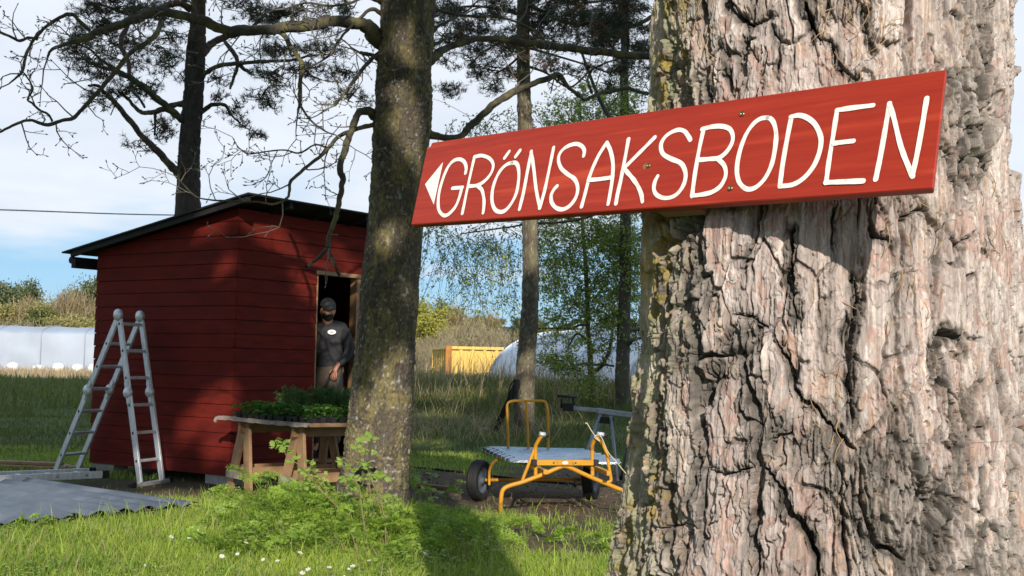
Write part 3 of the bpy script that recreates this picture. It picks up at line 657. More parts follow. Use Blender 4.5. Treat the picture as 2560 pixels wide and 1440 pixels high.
def limb(path, Y0, drift, parent, mat, name='branch', rough=.22, n=9, seed=0, wave=.35):
    """path rows px, py, half width px; drift: depth gained along the limb"""
    P = spline(np.array(path, float), k=12); m = len(P); t = np.linspace(0, 1, m)
    Y = Y0 + drift * t + wave * np.sin(t * 5 + seed) * t
    C = np.array([at(a, b, y) for (a, b, _), y in zip(P, Y)]); rad = P[:, 2] * Y / FPX
    j = (np.stack([vn(t * m * .32 + 3, t * 0 + i, seed + 7) for i in range(3)], 1) - .5) * rad[:, None] * .45
    C = C + j * np.minimum(1, t * 6)[:, None]
    V, F = tube_np(C, rad, n + 4, rough * 1.35, seed, (2.4, 11.)); np_mesh(name, V, F, mat, parent, smooth=True)
    return C, rad
def twig(nb, p, d, L, r, depth, rnd, crook=.45, bud=True, droop=0):
    k = max(4, int(L / .09)); pts = [np.array(p)]; d = np.array(d, float); d /= np.linalg.norm(d); st = L / k
    for i in range(k):
        d = d + np.array([rnd.gauss(0, crook), rnd.gauss(0, crook), rnd.gauss(0, crook) + .05 - droop]) * .55; d /= np.linalg.norm(d); pts.append(pts[-1] + d * st)
        if depth and rnd.random() < .62:
            s_ = np.array([rnd.gauss(0, 1), rnd.gauss(0, 1), rnd.gauss(.15, 1)]); s_ -= d * s_.dot(d); s_ /= np.linalg.norm(s_)
            twig(nb, pts[-1], d * .7 + s_ * .8, L * rnd.uniform(.28, .6) * (1 - .4 * i / k), r * .62, depth - 1, rnd, crook, bud, droop)
    rad = np.linspace(r, max(r * .45, .0018), len(pts)); V, F = tube_np(pts, rad, 5); nb.add(V, F)
    if bud and r < .008:
        b = np.array([pts[-1], pts[-1] + d * .012, pts[-1] + d * .026]); V, F = tube_np(b, [.0025, .0055, .001], 5); nb.add(V, F)
def twigs_on(nb, C, rad, rnd, gap=.22, L=(.3, .9), depth=2, r=.007, t0=.25, up=.1, droop=0):
    d = np.linalg.norm(np.diff(C, axis=0), axis=1); acc = 0; tot = d.sum(); run = 0
    for i in range(len(d)):
        acc += d[i]; run += d[i]
        if acc > gap * rnd.uniform(.6, 1.4) and run / tot > t0:
            acc = 0; T = (C[i + 1] - C[i]) / max(d[i], 1e-6); s_ = np.array([rnd.gauss(0, 1), rnd.gauss(0, .8), rnd.gauss(up, 1)]); s_ -= T * s_.dot(T); s_ /= np.linalg.norm(s_)
            twig(nb, C[i], T * .5 + s_, rnd.uniform(*L) * (1.1 - .5 * run / tot), min(r, rad[i] * .7), depth, rnd, droop=droop)
    T = C[-1] - C[-3]; twig(nb, C[-1], T, rnd.uniform(*L), min(r, rad[-1]), depth, rnd)

# ---- the broadleaf tree with lichened trunk
GO = ground(930, 1258); YO = GO[1]
oak = thing('broadleaf_tree', GO, 'leafless tree with lichen spotted trunk and long crooked limbs, standing before the shed', 'tree')
op = [(924, 1300, 118), (928, 1262, 102), (932, 1232, 93), (938, 1180, 86), (945, 1100, 82), (952, 1000, 79), (964, 850, 75), (976, 700, 72), (990, 550, 68), (999, 400, 69), (1003, 330, 72), (1010, 250, 71), (1013, 150, 67), (1020, 0, 69), (1030, -250, 66), (1050, -700, 56), (1060, -1400, 40), (1040, -2300, 16)]
V, F, c = bark_tube([(a, b, w, YO) for a, b, w in op], 250, 'oak', 400, ((.050, .042, .032), (.130, .108, .080)), 48, ((.23, .185, .055), (.17, .155, .09)))
np_mesh('trunk', V, F, M['bark'], oak, smooth=True, attrs={'Col': c})
rnd = random.Random(5); nb = NB()
OL = [  # rows px py halfwidth / depth drift / twig settings
 (Z7([(2600,300,22),(2500,250,20),(2470,190,17),(2400,160,15),(2300,145,14),(2050,172,14),(1800,195,13.5),(1580,212,13.5),(1450,180,13),(1300,122,12.5),(1100,82,12),(950,110,11),(800,160,10),(650,210,9),(540,262,7),(420,300,5),(340,335,3.5),(318,385,2.6)]), -1.2, (.28, (.3, .8), 2)),
 (Z7([(600,205,5),(540,150,5),(470,97,5),(380,130,4.6),(280,200,4.4),(222,270,4.2),(170,370,3.8),(145,475,3.4),(60,560,1.8)]), -.3, (.22, (.2, .55), 2)),
 (Z7([(250,262,3.4),(190,252,3.4),(130,270,3.4),(60,240,3.2),(-60,190,3)]), -.1, (.3, (.2, .5), 1)),
 (Z7([(1090,110,7),(1030,240,6.5),(900,330,6.2),(800,440,6),(690,570,5.6),(620,650,5.2),(545,730,5),(480,790,4.6),(400,805,4.4),(320,832,4.2),(200,802,3.4),(100,830,3),(0,880,2.6),(-80,920,2)]), -.9, (.22, (.25, .6), 2)),
 (Z7([(350,810,3),(320,760,3),(270,740,2.8),(215,690,2.8),(185,660,2.4),(220,590,2.2),(170,500,2),(145,480,1.8)]), -.2, (.2, (.2, .45), 2)),
 (Z7([(1840,205,6),(1900,240,6),(1930,300,5.8),(1990,380,5.6),(2015,450,5.2),(2000,560,5),(1998,640,4.6),(1998,700,4),(1985,730,3)]), -.5, (.3, (.3, .7), 2)),
 (Z7([(1998,700,3),(2060,790,2.6),(2130,850,2.4),(2180,880,2),(2240,900,1.6)]), -.2, (.3, (.2, .5), 2)),
 (Z7([(2560,820,12),(2490,835,6.5),(2380,860,5.6),(2260,910,5),(2170,1010,4.6),(2050,1110,4.2),(1940,1210,3.8),(1920,1310,3),(1830,1362,2.6),(1700,1345,2.4),(1500,1340,2.2),(1330,1320,2),(1240,1250,1.6),(1180,1180,1.2)]), -1.3, (.20, (.35, .8), 2)),
 (Z7([(2180,985,2.6),(2100,965,2.3),(2000,1020,2.1),(1900,1000,2),(1780,1010,1.8),(1660,1025,1.6),(1600,990,1.3),(1570,955,1)]), -.5, (.16, (.2, .5), 2)),
 (Z7([(2540,800,16),(2500,775,12),(2455,742,10),(2405,745,9.5),(2365,800,9),(2335,890,8.5),(2300,1000,8),(2265,1120,7.4),(2285,1200,7),(2260,1350,6.6),(2240,1440,6.2),(2200,1560,5.6),(2190,1650,5.2)]), -.7, (.5, (.1, .3), 1)),
 ([(820,618,4.6),(800,640,4.2),(775,662,3.6),(766,666,3)], -.05, None), ([(820,618,4.6),(832,652,4.4),(843,678,4),(848,687,3.6)], -.05, None),
 (Z7([(2560,420,10),(2500,372,6),(2440,360,5),(2400,350,4)]), -.3, (.25, (.3, .7), 2)),
 (Z7([(2530,350,6),(2470,400,5),(2390,500,4.6),(2300,620,4),(2230,705,3.4)]), -.6, (.3, (.3, .6), 2)),
 (Z7([(2560,100,8),(2480,60,5),(2400,120,4),(2300,220,3.4),(2240,300,3.6),(2220,350,3),(2100,430,2.2),(1980,465,1.8),(1880,460,1.2)]), -.9, (.2, (.3, .8), 2)),
 (Z7([(2560,20,9),(2450,-20,5),(2330,20,3.6),(2200,40,3),(2050,20,2.4),(1900,60,1.8)]), -.8, (.2, (.3, .8), 2)),
 (Z8([(420,400,16),(480,362,12),(520,330,10),(560,310,9),(700,262,8),(850,246,8),(1050,272,9),(1300,302,9.5),(1500,327,9.5),(1700,350,9.5),(1850,362,9.5),(2100,380,9)]), .9, (.45, (.3, .7), 2)),
 (Z8([(400,830,18),(450,860,12),(550,887,8),(650,870,8),(700,820,9),(740,780,9.5),(850,680,9.5),(950,612,9),(1080,552,8),(1200,507,7.4),(1280,488,7),(1340,560,5),(1400,610,4.6),(1450,642,4.4),(1520,610,4.4),(1600,592,4.4),(1720,566,4.6),(1790,590,4.4),(1850,605,4)]), 1.1, (.5, (.3, .7), 2)),
 (Z8([(1490,600,3.6),(1470,540,3.2),(1465,500,2.8),(1500,440,2.2)]), .3, (.3, (.2, .5), 1)), (Z8([(1280,490,4),(1270,530,3),(1250,500,2),(1225,600,1.6)]), .1, None),
 (Z8([(460,200,8),(500,170,4),(560,140,3.4),(630,98,3.2),(700,60,2.4),(760,0,1.8)]), .5, (.2, (.3, .7), 2)),
 (Z8([(460,40,8),(520,70,4.6),(620,95,4),(750,105,3.4),(900,110,3),(1050,160,2.4),(1200,230,1.8)]), .6, (.22, (.3, .8), 2)),
 (Z8([(470,290,6),(540,260,2.6),(600,220,2),(660,180,1.4)]), .3, (.2, (.2, .4), 1)),
]
for i, (pth, dr, tw) in enumerate(OL):
    C, rad = limb(pth, YO, dr, oak, M['limb'], n=10 if pth[0][2] > 8 else 7, seed=i * 3 + 1, wave=.2, rough=.3)
    if tw: twigs_on(nb, C, rad, rnd, tw[0] * .8, tw[1], tw[2], .0065, .3)
o = nb.build('twigs', M['twig'], oak, smooth=True); o['kind'] = 'stuff'

# ---- pines
def tufts(nb, P, n, L, w, rnd, flat=.6):
    """needle bunches: each a spray of narrow triangles round a random axis"""
    m = len(P); ax = RNG.normal(size=(m, 3)); ax[:, 2] = np.abs(ax[:, 2]) * .8 + .15; ax /= np.linalg.norm(ax, axis=1, keepdims=True)
    D = RNG.normal(size=(m, n, 3)); D /= np.linalg.norm(D, axis=2, keepdims=True); D = D * .85 + ax[:, None] * .75; D /= np.linalg.norm(D, axis=2, keepdims=True)
    Q = RNG.normal(size=(m, n, 3)); Q = np.cross(D, Q); Q /= np.linalg.norm(Q, axis=2, keepdims=True)
    B = P[:, None] + ax[:, None] * RNG.uniform(-.5, .5, (m, n, 1)) * L
    ll = L * RNG.uniform(.7, 1.2, (m, n, 1)); V = np.stack([B - Q * w / 2, B + Q * w / 2, B + D * ll], 2).reshape(-1, 3)
    nb.add(V, np.arange(len(V)).reshape(-1, 3))
def clumps(tree, ells, Y, spread, per, rnd, L=.085, w=.0065, n=20, mat='needle', brown=.12):
    """needle clumps hung on their own thin twigs, scattered in depth round the trunk"""
    nbn, nbb, nbt = NB(), NB(), NB()
    for (cx_, cy_, rx, ry) in ells:
        yc = Y + rnd.uniform(-spread, spread); sc = yc / FPX; c = at(cx_, cy_, yc); k = max(6, int(per * rx * ry * sc * sc * 3.14 * 30))
        for sub in range(max(2, k // 9)):
            a = rnd.uniform(0, 6.28); q = math.sqrt(rnd.random())
            sc_c = c + np.array([math.cos(a) * rx * sc * q, rnd.gauss(0, .4) * max(rx, ry) * sc, math.sin(a) * ry * sc * q])
            pts = sc_c + RNG.normal(size=(9, 3)) * np.array([.085, .085, .045])
            tufts(nbb if rnd.random() < brown else nbn, pts, n, L, w, rnd)
            for p in pts[:3]: Vt, Ft = tube_np(spline([c + RNG.normal(size=3) * .05, (c + p) / 2 + RNG.normal(size=3) * .05, p], k=3), np.linspace(.008, .003, 7), 4); nbt.add(Vt, Ft)
    nbn.build('needles', M[mat], tree)['kind'] = 'stuff'
    if nbb.n: nbb.build('needles', M['needle_brown'], tree)['kind'] = 'stuff'
    nbt.build('twigs', M['redlimb'], tree)['kind'] = 'stuff'
YP = 17.0
p1 = at(470, 1050, YP); p1[2] = terr(p1[0], p1[1])
pineA = thing('pine_tree', p1, 'dark pine rising behind the red shed roof with spreading bent boughs', 'tree')
V, F, c = bark_tube([(a, b, w, YP) for a, b, w in [(462, 1120, 40), (466, 800, 36), (470, 530, 32), (472, 412, 27.5), (476, 337, 26), (484, 225, 25), (491, 112, 23), (495, 37, 19), (503, -150, 16), (508, -500, 10), (510, -700, 4)]], 60, 'pine', 500, ((.040, .034, .028), (.085, .072, .060)), 16)
up = sst(5.3, 6.4, V[:, 2])[:, None]; c = c * (1 - up) + up * np.array([.12, .080, .058]) * (.7 + c * 4)
np_mesh('trunk', V, F, M['bark'], pineA, smooth=True, attrs={'Col': c})
PL = [([(1225,800,10),(1200,788,9),(1100,700,9),(1000,620,8.5),(930,560,8),(870,520,7),(760,470,5.5),(650,440,4),(540,380,3)], -.8), ([(1240,690,9),(1180,695,7),(1100,725,7),(1000,750,6),(920,735,5),(860,665,4),(800,620,3)], .7),
 ([(1215,1190,11),(1190,1165,10),(1100,1060,9),(980,940,8),(850,785,7),(740,660,6),(690,610,5),(650,570,4),(590,570,2.5)], -.9), ([(1340,360,12),(1375,325,10),(1440,272,9),(1550,235,7.5),(1650,200,5),(1750,120,4)], .5),
 ([(1345,520,8),(1370,490,6),(1450,442,5.6),(1600,420,5),(1750,410,4.6),(1950,400,3.4),(2080,360,2.5)], -.4), ([(1330,760,7),(1350,740,6),(1420,700,5),(1500,700,4),(1535,760,3),(1600,820,2)], .4),
 ([(1270,60,10),(1180,20,8),(1050,60,7),(900,110,6),(840,190,6),(805,300,6),(850,400,5.5),(862,510,5)], -1.), ([(1500,280,5),(1560,360,5.5),(1585,430,5),(1560,510,4),(1535,590,3)], -.2), ([(1585,420,5.5),(1620,455,5),(1672,490,4)], 0.),
 ([(1310,20,12),(1340,-60,10),(1400,-200,8),(1520,-330,5)], .6), ([(880,520,5),(700,420,4),(600,330,3),(480,280,2)], .5), ([(1035,760,4),(1035,840,3),(1028,900,2)], 0), ([(900,110,5),(760,60,4),(620,20,3),(560,80,2)], .4), ([(870,590,4),(930,660,3.5),(965,715,3)], -.2)]
for i, (pth, dr) in enumerate(PL): limb(Z7(pth), YP, dr, pineA, M['redlimb'] if i in (3, 6, 9) else M['limb'], n=8, seed=60 + i, wave=.15)
E7 = [(560,260,130,90),(700,180,160,110),(760,300,130,90),(900,60,200,80),(600,400,150,80),(700,480,150,70),(500,330,90,80),(1080,120,140,90),(1150,230,110,70),(1100,420,120,80),(1000,590,150,50),(820,620,150,60),(650,640,70,40),(700,710,90,30),(1060,860,110,70),(960,970,80,30),(1050,330,100,50),(1700,80,150,80),(1850,90,150,80),(1980,60,160,80),(1950,330,150,70),(1800,330,120,60),(1850,500,190,60),(2050,480,140,70),(2150,350,140,70),(1750,640,120,50),(1640,830,95,35),(1690,880,60,30),(1560,710,130,35),(1450,520,80,40),(1450,660,80,30),(2350,650,120,60),(2300,480,110,60),(1780,690,80,20),(640,60,130,70),(760,20,150,70),(1180,-20,200,60),(1640,-30,200,60),(2150,130,150,70),(2330,60,120,60),(520,180,60,50),(880,420,90,50),(1130,880,60,60),(920,300,80,60),(1220,520,50,70)]
rnd = random.Random(11)
clumps(pineA, [(a / 2.6667, b / 2.6667, c_ / 2.6667, d / 2.6667) for a, b, c_, d in E7], YP, 1.1, 16., rnd, n=18, w=.0075, brown=.25)

GB = ground(1311, 1084); YB = GB[1]
pineB = thing('pine_tree', GB, 'slender straight pine trunk behind the yellow cart with a needle crown above the sign', 'tree')
V, F, c = bark_tube([(a, b, w, YB) for a, b, w in [(1310, 1110, 36), (1310, 1080, 29), (1311, 1000, 26), (1315, 900, 24), (1322, 820, 22), (1326, 720, 21), (1326, 600, 20), (1318, 400, 19), (1310, 250, 18), (1308, 128, 17), (1308, 0, 16), (1306, -250, 12), (1300, -600, 5)]], 56, 'pine', 600, ((.065, .052, .040), (.15, .118, .085)), 18, ((.22, .20, .11), (.17, .16, .09)))
np_mesh('trunk', V, F, M['bark'], pineB, smooth=True, attrs={'Col': c})
BL_ = [([(1050,20,6),(1150,60,4),(1280,130,4.5),(1400,155,4.5),(1560,130,4.5),(1640,90,4),(1700,50,3)], -.8), ([(1560,130,4),(1650,150,4.6),(1720,175,5),(1800,150,5),(1890,100,4.6),(2000,60,4)], -.4), ([(1720,175,3),(1725,260,3.6),(1722,330,3)], 0.), ([(1060,420,4),(1200,470,2.6),(1350,560,2.4),(1500,440,2.4),(1680,370,2.2)], .4),
 ([(1050,100,6),(900,60,4),(750,40,3),(600,50,2)], .6), ([(1050,220,5),(930,260,3.4),(800,330,2.6),(700,420,2)], -.6), ([(1050,-60,6),(1200,-20,4),(1400,20,3.4),(1650,-10,3)], .9), ([(1060,330,4),(960,420,2.6),(880,470,2)], .3), ([(1055,300,4),(1200,340,3),(1400,400,2.4),(1600,470,2)], 1.1)]
for i, (pth, dr) in enumerate(BL_): limb(Z8(pth), YB, dr, pineB, M['redlimb'], n=7, seed=90 + i, wave=.3)
E8 = []
rnd = random.Random(23)
for i in range(84):
    x = rnd.uniform(520, 1880); y = rnd.uniform(-80, 330) ** 1.0; E8.append((x, y, rnd.uniform(60, 140), rnd.uniform(35, 75)))
E8 += [(850,450,150,60),(760,470,90,50),(700,380,90,50),(620,560,110,40),(850,560,80,40),(1200,420,110,50),(560,610,60,30),(960,440,90,60),(1450,430,120,50),(1650,440,130,60),(1780,480,90,60),(1600,540,110,40),(1300,430,90,40),(1750,400,120,60),(1820,300,80,80),(560,420,60,60),(900,520,60,40),(1500,-60,200,60),(800,-60,200,60)]
clumps(pineB, [(900 + a / 2.571, b / 2.571, c_ / 2.571, d / 2.571) for a, b, c_, d in E8], YB, 1.6, 13.0, rnd, L=.10, w=.0085, n=16, brown=.2)

# ---- small-leaved trees behind the cart
def leafdiam(nb, P, size, c=None, up=.3):
    m = len(P); a = RNG.normal(size=(m, 3)); a[:, 2] -= .3; a /= np.linalg.norm(a, axis=1, keepdims=True); b = np.cross(a, RNG.normal(size=(m, 3)) + np.array([0, 0, up])); b /= np.linalg.norm(b, axis=1, keepdims=True)
    s_ = size * RNG.uniform(.6, 1.25, (m, 1)); V = np.stack([P, P + a * s_ * .5 + b * s_ * .32, P + a * s_, P + a * s_ * .5 - b * s_ * .32], 1).reshape(-1, 3)
    nb.add(V, np.arange(len(V)).reshape(-1, 4))
def leaf_tree(label, base_px, Y, trunk, limbs_, ells, leafsize, per, hang, seed, spread, tcol, cat='tree', name='leafy_tree', lich=None):
    rnd = random.Random(seed); b = at(base_px[0], base_px[1], Y); b[2] = terr(b[0], b[1])
    t = thing(name, b, label, cat)
    V, F, c = bark_tube([(a, q, w, Y) for a, q, w in trunk], 40, 'oak' if lich else 'pine', seed, tcol, 14, lich); np_mesh('trunk', V, F, M['bark'], t, smooth=True, attrs={'Col': c})
    for i, (pth, dr) in enumerate(limbs_): limb(pth, Y, dr, t, M['limb'], n=7, seed=seed + i)
    nbl, nbt = NB(), NB()
    for (cx_, cy_, rx, ry, dens) in ells:
        yc = Y + rnd.uniform(-spread, spread); sc = yc / FPX; c0 = at(cx_, cy_, yc)
        for k in range(int(per * dens)):
            a = rnd.uniform(0, 6.28); q = math.sqrt(rnd.random()); p = c0 + np.array([math.cos(a) * rx * sc * q, rnd.gauss(0, .5) * rx * sc, math.sin(a) * ry * sc * q])
            L = rnd.uniform(.25, .6) * hang; d = np.array([rnd.gauss(0, .5), rnd.gauss(0, .5), rnd.gauss(-.6 if hang > 1 else 0, .45)]); d /= np.linalg.norm(d)
            pts = spline([p, p + d * L * .5 + RNG.normal(size=3) * .04, p + d * L + np.array([0, 0, -.12 * hang * L])], k=5)
            Vt, Ft = tube_np(pts, np.linspace(.005, .0025, len(pts)), 3); nbt.add(Vt, Ft)
            q_ = pts[RNG.integers(0, len(pts), rnd.randint(9, 17))] + RNG.normal(size=(1, 3)) * 0; q_ = q_ + RNG.normal(size=q_.shape) * .035
            leafdiam(nbl, q_, leafsize)
    nbl.build('foliage', M['leaf_small'], t)['kind'] = 'stuff'; nbt.build('twigs', M['limb'], t)['kind'] = 'stuff'
    return t
leaf_tree('thin forked olive stemmed tree in front of the white tunnel with small fresh leaves', (1475, 1000), 25.0,
 [(1478, 1020, 10), (1478, 985, 8.5), (1477, 930, 8), (1474, 870, 6.5), (1470, 820, 6), (1468, 740, 5.6), (1462, 640, 5), (1455, 540, 4.4), (1452, 400, 3.5), (1450, 250, 2)],
 [(Z5([(1820,860,6),(1890,820,5),(1960,740,5),(2010,640,4.6),(2030,540,4),(2040,430,3.4),(2060,300,2.6)]), .5), (Z5([(1790,380,3.4),(1720,370,3),(1640,400,2.8),(1500,400,2.6),(1310,405,2)]), -.4), (Z5([(1800,520,3),(1690,460,2.6),(1620,560,2),(1580,640,1.6)]), .3),
  (Z5([(2060,780,3),(1940,765,3),(1840,770,2.4),(1700,760,2)]), .6), (Z5([(1840,140,3),(1900,60,2.6),(2000,-60,2.4)]), .2), ([(1456,560,3),(1420,545,3.4),(1390,542,3),(1340,548,2.4),(1300,560,1.6)], -.5), ([(1465,620,3),(1500,590,2.4),(1560,575,2)], .4)],
 [(1400,620,60,50,1),(1440,700,60,60,1.2),(1500,640,60,70,1.3),(1560,660,50,80,1.4),(1420,780,70,40,1.),(1500,760,60,50,1.2),(1570,770,40,60,1.2),(1380,700,40,50,.8),(1470,580,70,40,1.2),(1545,590,60,40,1.2),(1390,900,50,18,.7),(1430,925,45,14,.5),(1500,860,40,30,.5),(1410,845,60,18,.5),(1590,840,20,40,.4),(1445,330,90,30,1),(1540,300,60,40,1.2),(1410,280,60,40,.8),(1500,240,80,40,1.),(1360,560,40,25,.7),(1580,500,30,60,1.),(1480,960,30,14,.3)], .060, 105, 1., 700, 1.4, ((.085, .078, .045), (.17, .15, .085)), lich=((.2, .18, .06), (.15, .14, .07)))
leaf_tree('fine twigged birch with sparse drooping strands of tiny leaves below the sign', (1590, 1000), 22.0,
 [(1640, 1020, 16), (1640, 900, 14), (1630, 700, 12), (1610, 520, 10), (1570, 380, 8), (1500, 250, 5), (1450, 120, 3)],
 [([(1600,470,6),(1520,520,4.4),(1440,550,3.4),(1330,560,2.6),(1240,572,2),(1150,585,1.4)], -1.), ([(1585,420,6),(1450,470,4),(1300,500,3),(1180,530,2),(1090,560,1.4)], .6)],
 [(1100,610,45,55,.8),(1150,640,50,60,.9),(1200,650,50,70,.9),(1240,620,40,60,.9),(1270,700,30,60,.7),(1150,590,60,30,.9),(1230,580,60,30,1.),(1080,570,35,25,.6),(1225,760,40,30,.45),(1185,720,30,40,.4),(1290,620,40,60,.7),(1360,600,40,50,.7),(1280,800,20,20,.35),(1150,310,40,20,.5),(1190,300,40,25,.6),(1250,300,50,25,.6),(1300,290,40,30,.6)], .052, 30, 1.7, 760, 1.2, ((.075, .066, .05), (.16, .14, .11)), name='birch_tree')
leaf_tree('dark stout trunk standing by the saw stand before the white tunnel', (1552, 1030), 24.0,
 [(1553, 1050, 22), (1553, 1015, 19), (1556, 950, 18), (1558, 880, 17), (1560, 800, 16), (1563, 700, 15), (1563, 560, 14), (1562, 350, 12), (1561, 115, 10), (1561, -100, 8), (1560, -400, 3)],
 [(Z5([(2180,580,5),(2260,520,4),(2320,500,3)]), -.3), (Z5([(2170,420,4),(2260,410,5),(2330,420,5)]), .2), ([(1560,100,5),(1520,60,4),(1460,40,3)], .4)],
 [(1520,430,50,40,.8),(1590,380,40,60,1),(1560,250,50,50,.8),(1540,700,40,50,.8),(1590,650,30,80,.9),(1530,800,30,30,.5)], .058, 80, 1., 820, 1., ((.045, .040, .032), (.11, .098, .075)), lich=((.12, .12, .06), (.1, .1, .06)))
# ================================================================== objects by the shed
zz1 = np.array([0, 0, 1.])
# ---- folding ladder, standing as an A in front of the wall
aL, aR = ground(138, 1187), ground(350, 1217)
hinge = at(298, 787, (aL[1] + aR[1]) / 2 - .02)
hinge = np.array([(aL[0] + aR[0]) / 2, (aL[1] + aR[1]) / 2, 0]); t_ = (298 - 1280) / FPX
dl = (aL - aR); dl[2] = 0; dl /= np.linalg.norm(dl); nl = np.array([dl[1], -dl[0], 0]); nl = nl if nl[1] > 0 else -nl   # nl points to the wall
# hinge point on the A's own plane at pixel (298,787)
d_ = ray(298, 787); tt = np.dot(aR - EYE, nl) / np.dot(d_, nl); hinge = EYE + d_ * tt
lad = thing('folding_ladder', (aL + aR) / 2, 'aluminium folding ladder standing as an A against the shed wall', 'ladder')
WB = .36; nb2 = np.array([.33, .944, 0])
def ladder_side(foot, top, off):
    mb = MB(); mb.beam(foot + nb2 * off, top + nb2 * off, .026, .074, nl * 0 + np.cross(top - foot, nl) / np.linalg.norm(top - foot)); return mb
for foot, side in ((aL, 'L'), (aR, 'R')):
    foot = foot + zz1 * .03; top = hinge + (foot - hinge) / np.linalg.norm(foot - hinge) * .05
    ax = (top - foot) / np.linalg.norm(top - foot); L = np.linalg.norm(top - foot); sd = np.cross(ax, nl)
    for off in (0, WB):
        rl = ladder_side(foot, top, off).build('rail', M['alu'], lad, bevel=.004)
        for k in range(6):
            c_ = foot + ax * (.22 + .285 * k) + nb2 * off - nl * .0135; MB().box(c_, (.026, .026, .002), (ax, sd, nl)).build('rung_end', M['black'], rl)
    for k in range(6):
        c_ = foot + ax * (.22 + .285 * k)
        MB().beam(c_ + nb2 * .012, c_ + nb2 * (WB - .012), .028, .030, ax).build('rung', M['alu'], lad, bevel=.004)
    for off in (0, WB):
        c_ = foot + ax * (L * .545) + nb2 * off - nl * .02
        mb = MB(); mb.lathe(c_ + sd * 0, nl, [(.0001, -.03), (.035, -.026), (.052, -.012), (.058, 0), (.058, .022), (.05, .03), (.0001, .03)], 22)
        mb.beam(c_ - ax * .11 + nl * .01, c_ + ax * .11 + nl * .01, .03, .05, sd); mb.build('hinge', M['alu'], lad, bevel=0)
    c_ = foot - zz1 * .015
    mb = MB(); a_, b_ = (-.12, WB + .12) if side == 'R' else (-.02, WB + .03)
    mb.beam(c_ + nb2 * a_, c_ + nb2 * b_, .07, .035); mb.build('stabiliser_bar' if side == 'R' else 'foot_bar', M['alu'], lad, bevel=.004)
    for off in (a_, b_): MB().box(c_ + nb2 * off, (.09, .05, .055), (sd, nl, zz1)).build('foot', M['black'], lad, bevel=.006)
for off in (0, WB):
    mb = MB(); mb.lathe(hinge + nb2 * off - nl * .02, nl, [(.0001, -.03), (.035, -.026), (.056, -.012), (.062, .0), (.056, .03), (.0001, .035)], 22); mb.build('hinge', M['alu'], lad)
# ---- ladder lying flat
g0, g1 = ground(255, 1213), ground(0, 1228); dx = (g1 - g0); dx[2] = 0; dx /= np.linalg.norm(dx); dy = np.array([dx[1], -dx[0], 0]); dy = dy if dy[1] > 0 else -dy
g0 = g0 + zz1 * .105
lay = thing('straight_ladder', g0, 'aluminium ladder lying flat on the grass at the left edge', 'ladder')
for off in (0, .36): MB().beam(g0 + dy * off, g0 + dy * off + dx * 2.6, .026, .072).build('rail', M['alu'], lay, bevel=.004)
for k in range(9): MB().beam(g0 + dx * (.16 + .285 * k) + dy * .013, g0 + dx * (.16 + .285 * k) + dy * .347, .032, .03).build('rung', M['alu'], lay, bevel=.004)
for off in (0, .36): MB().box(g0 + dy * off - dx * .03, (.07, .032, .078), (dx, dy, zz1)).build('end_cap', M['black'], lay, bevel=.004)
for k in range(8): MB().lathe(g0 + dx * (.16 + .285 * k) - dy * .0135, dy, [(.0001, -.003), (.013, -.003), (.015, .001)], 12).build('rung_end', M['concrete'], lay)
# ---- planks
gp = ground(118, 1186) + zz1 * .03
for k, (a, o_, z_, L, ang) in enumerate(((0, 0, 0, 2.4, 0), (-.1, .16, .0, 2.6, .03), (.05, .34, .0, 2.2, -.03), (.12, .10, .035, 2.3, .05))):
    d2 = np.array([-math.cos(.12 + ang), math.sin(.12 + ang), 0]); n2 = np.array([d2[1], -d2[0], 0]); n2 = n2 if n2[1] > 0 else -n2
    s0 = gp + d2 * a + n2 * (o_ + .5) * .8 + zz1 * z_
    ob = MB().beam(s0 - s0, d2 * L, .12, .03).build('plank', M['rawwood'], bevel=.003, base=None); ob.location = s0
    setp(ob, ('nearest pale plank on the grass behind the flat ladder', 'middle pale plank on the grass behind the flat ladder', 'farthest pale plank on the grass behind the flat ladder', 'pale plank laid across the other planks behind the flat ladder')[k], 'plank', 'planks behind the flat ladder')
# ---- corrugated sheets lying on the grass
tip = ground(497, 1277); le = np.array([-.78, .626, 0]); we = np.array([-.626, -.78, 0])
def corrugated(org, L, Wd, nper, amp, parent_name, mat, z0=.03, sag=.0, th=.003, ridge='sin'):
    m = nper * 10 + 1; k = 26; s_ = np.linspace(0, Wd, m); l_ = np.linspace(0, L, k)
    hgt = amp * np.sin(s_ / Wd * nper * 2 * np.pi) if ridge == 'sin' else amp * (2 * sst(.15, .3, (s_ / Wd * nper) % 1) * (1 - sst(.5, .65, (s_ / Wd * nper) % 1)) - 1)
    return s_, l_, hgt
def sheet(org, ld, wd, L, Wd, nper, amp, mat, name, parent=None, wav=.012, seed=1, th=.004, ridge='sin'):
    s_, l_, h = corrugated(org, L, Wd, nper, amp, None, mat, ridge=ridge); S_, L_ = np.meshgrid(s_, l_)
    hz = h[None] + wav * (fbm(S_ * 2.2, L_ * 1.6, seed, 3) - .5) * 2
    P = org + ld * L_[..., None] + wd * S_[..., None] + zz1 * hz[..., None]; Q = P - zz1 * th
    k, m = S_.shape; i = np.arange(k - 1)[:, None]; j = np.arange(m - 1)[None]; f = np.stack([i * m + j, i * m + j + 1, (i + 1) * m + j + 1, (i + 1) * m + j], -1).reshape(-1, 4)
    N_ = k * m; e1 = np.arange(m - 1); s1 = np.stack([e1, e1 + N_, e1 + 1 + N_, e1 + 1], -1); e2 = np.arange(k - 1) * m; s2 = np.stack([e2, e2 + m, e2 + m + N_, e2 + N_], -1)
    return np_mesh(name, np.concatenate([P.reshape(-1, 3), Q.reshape(-1, 3)]), [np.concatenate([f, f[:, ::-1] + N_, s1, s1 + (k - 1) * m * 0, s2])], mat, parent, smooth=False, base=None if parent else org)
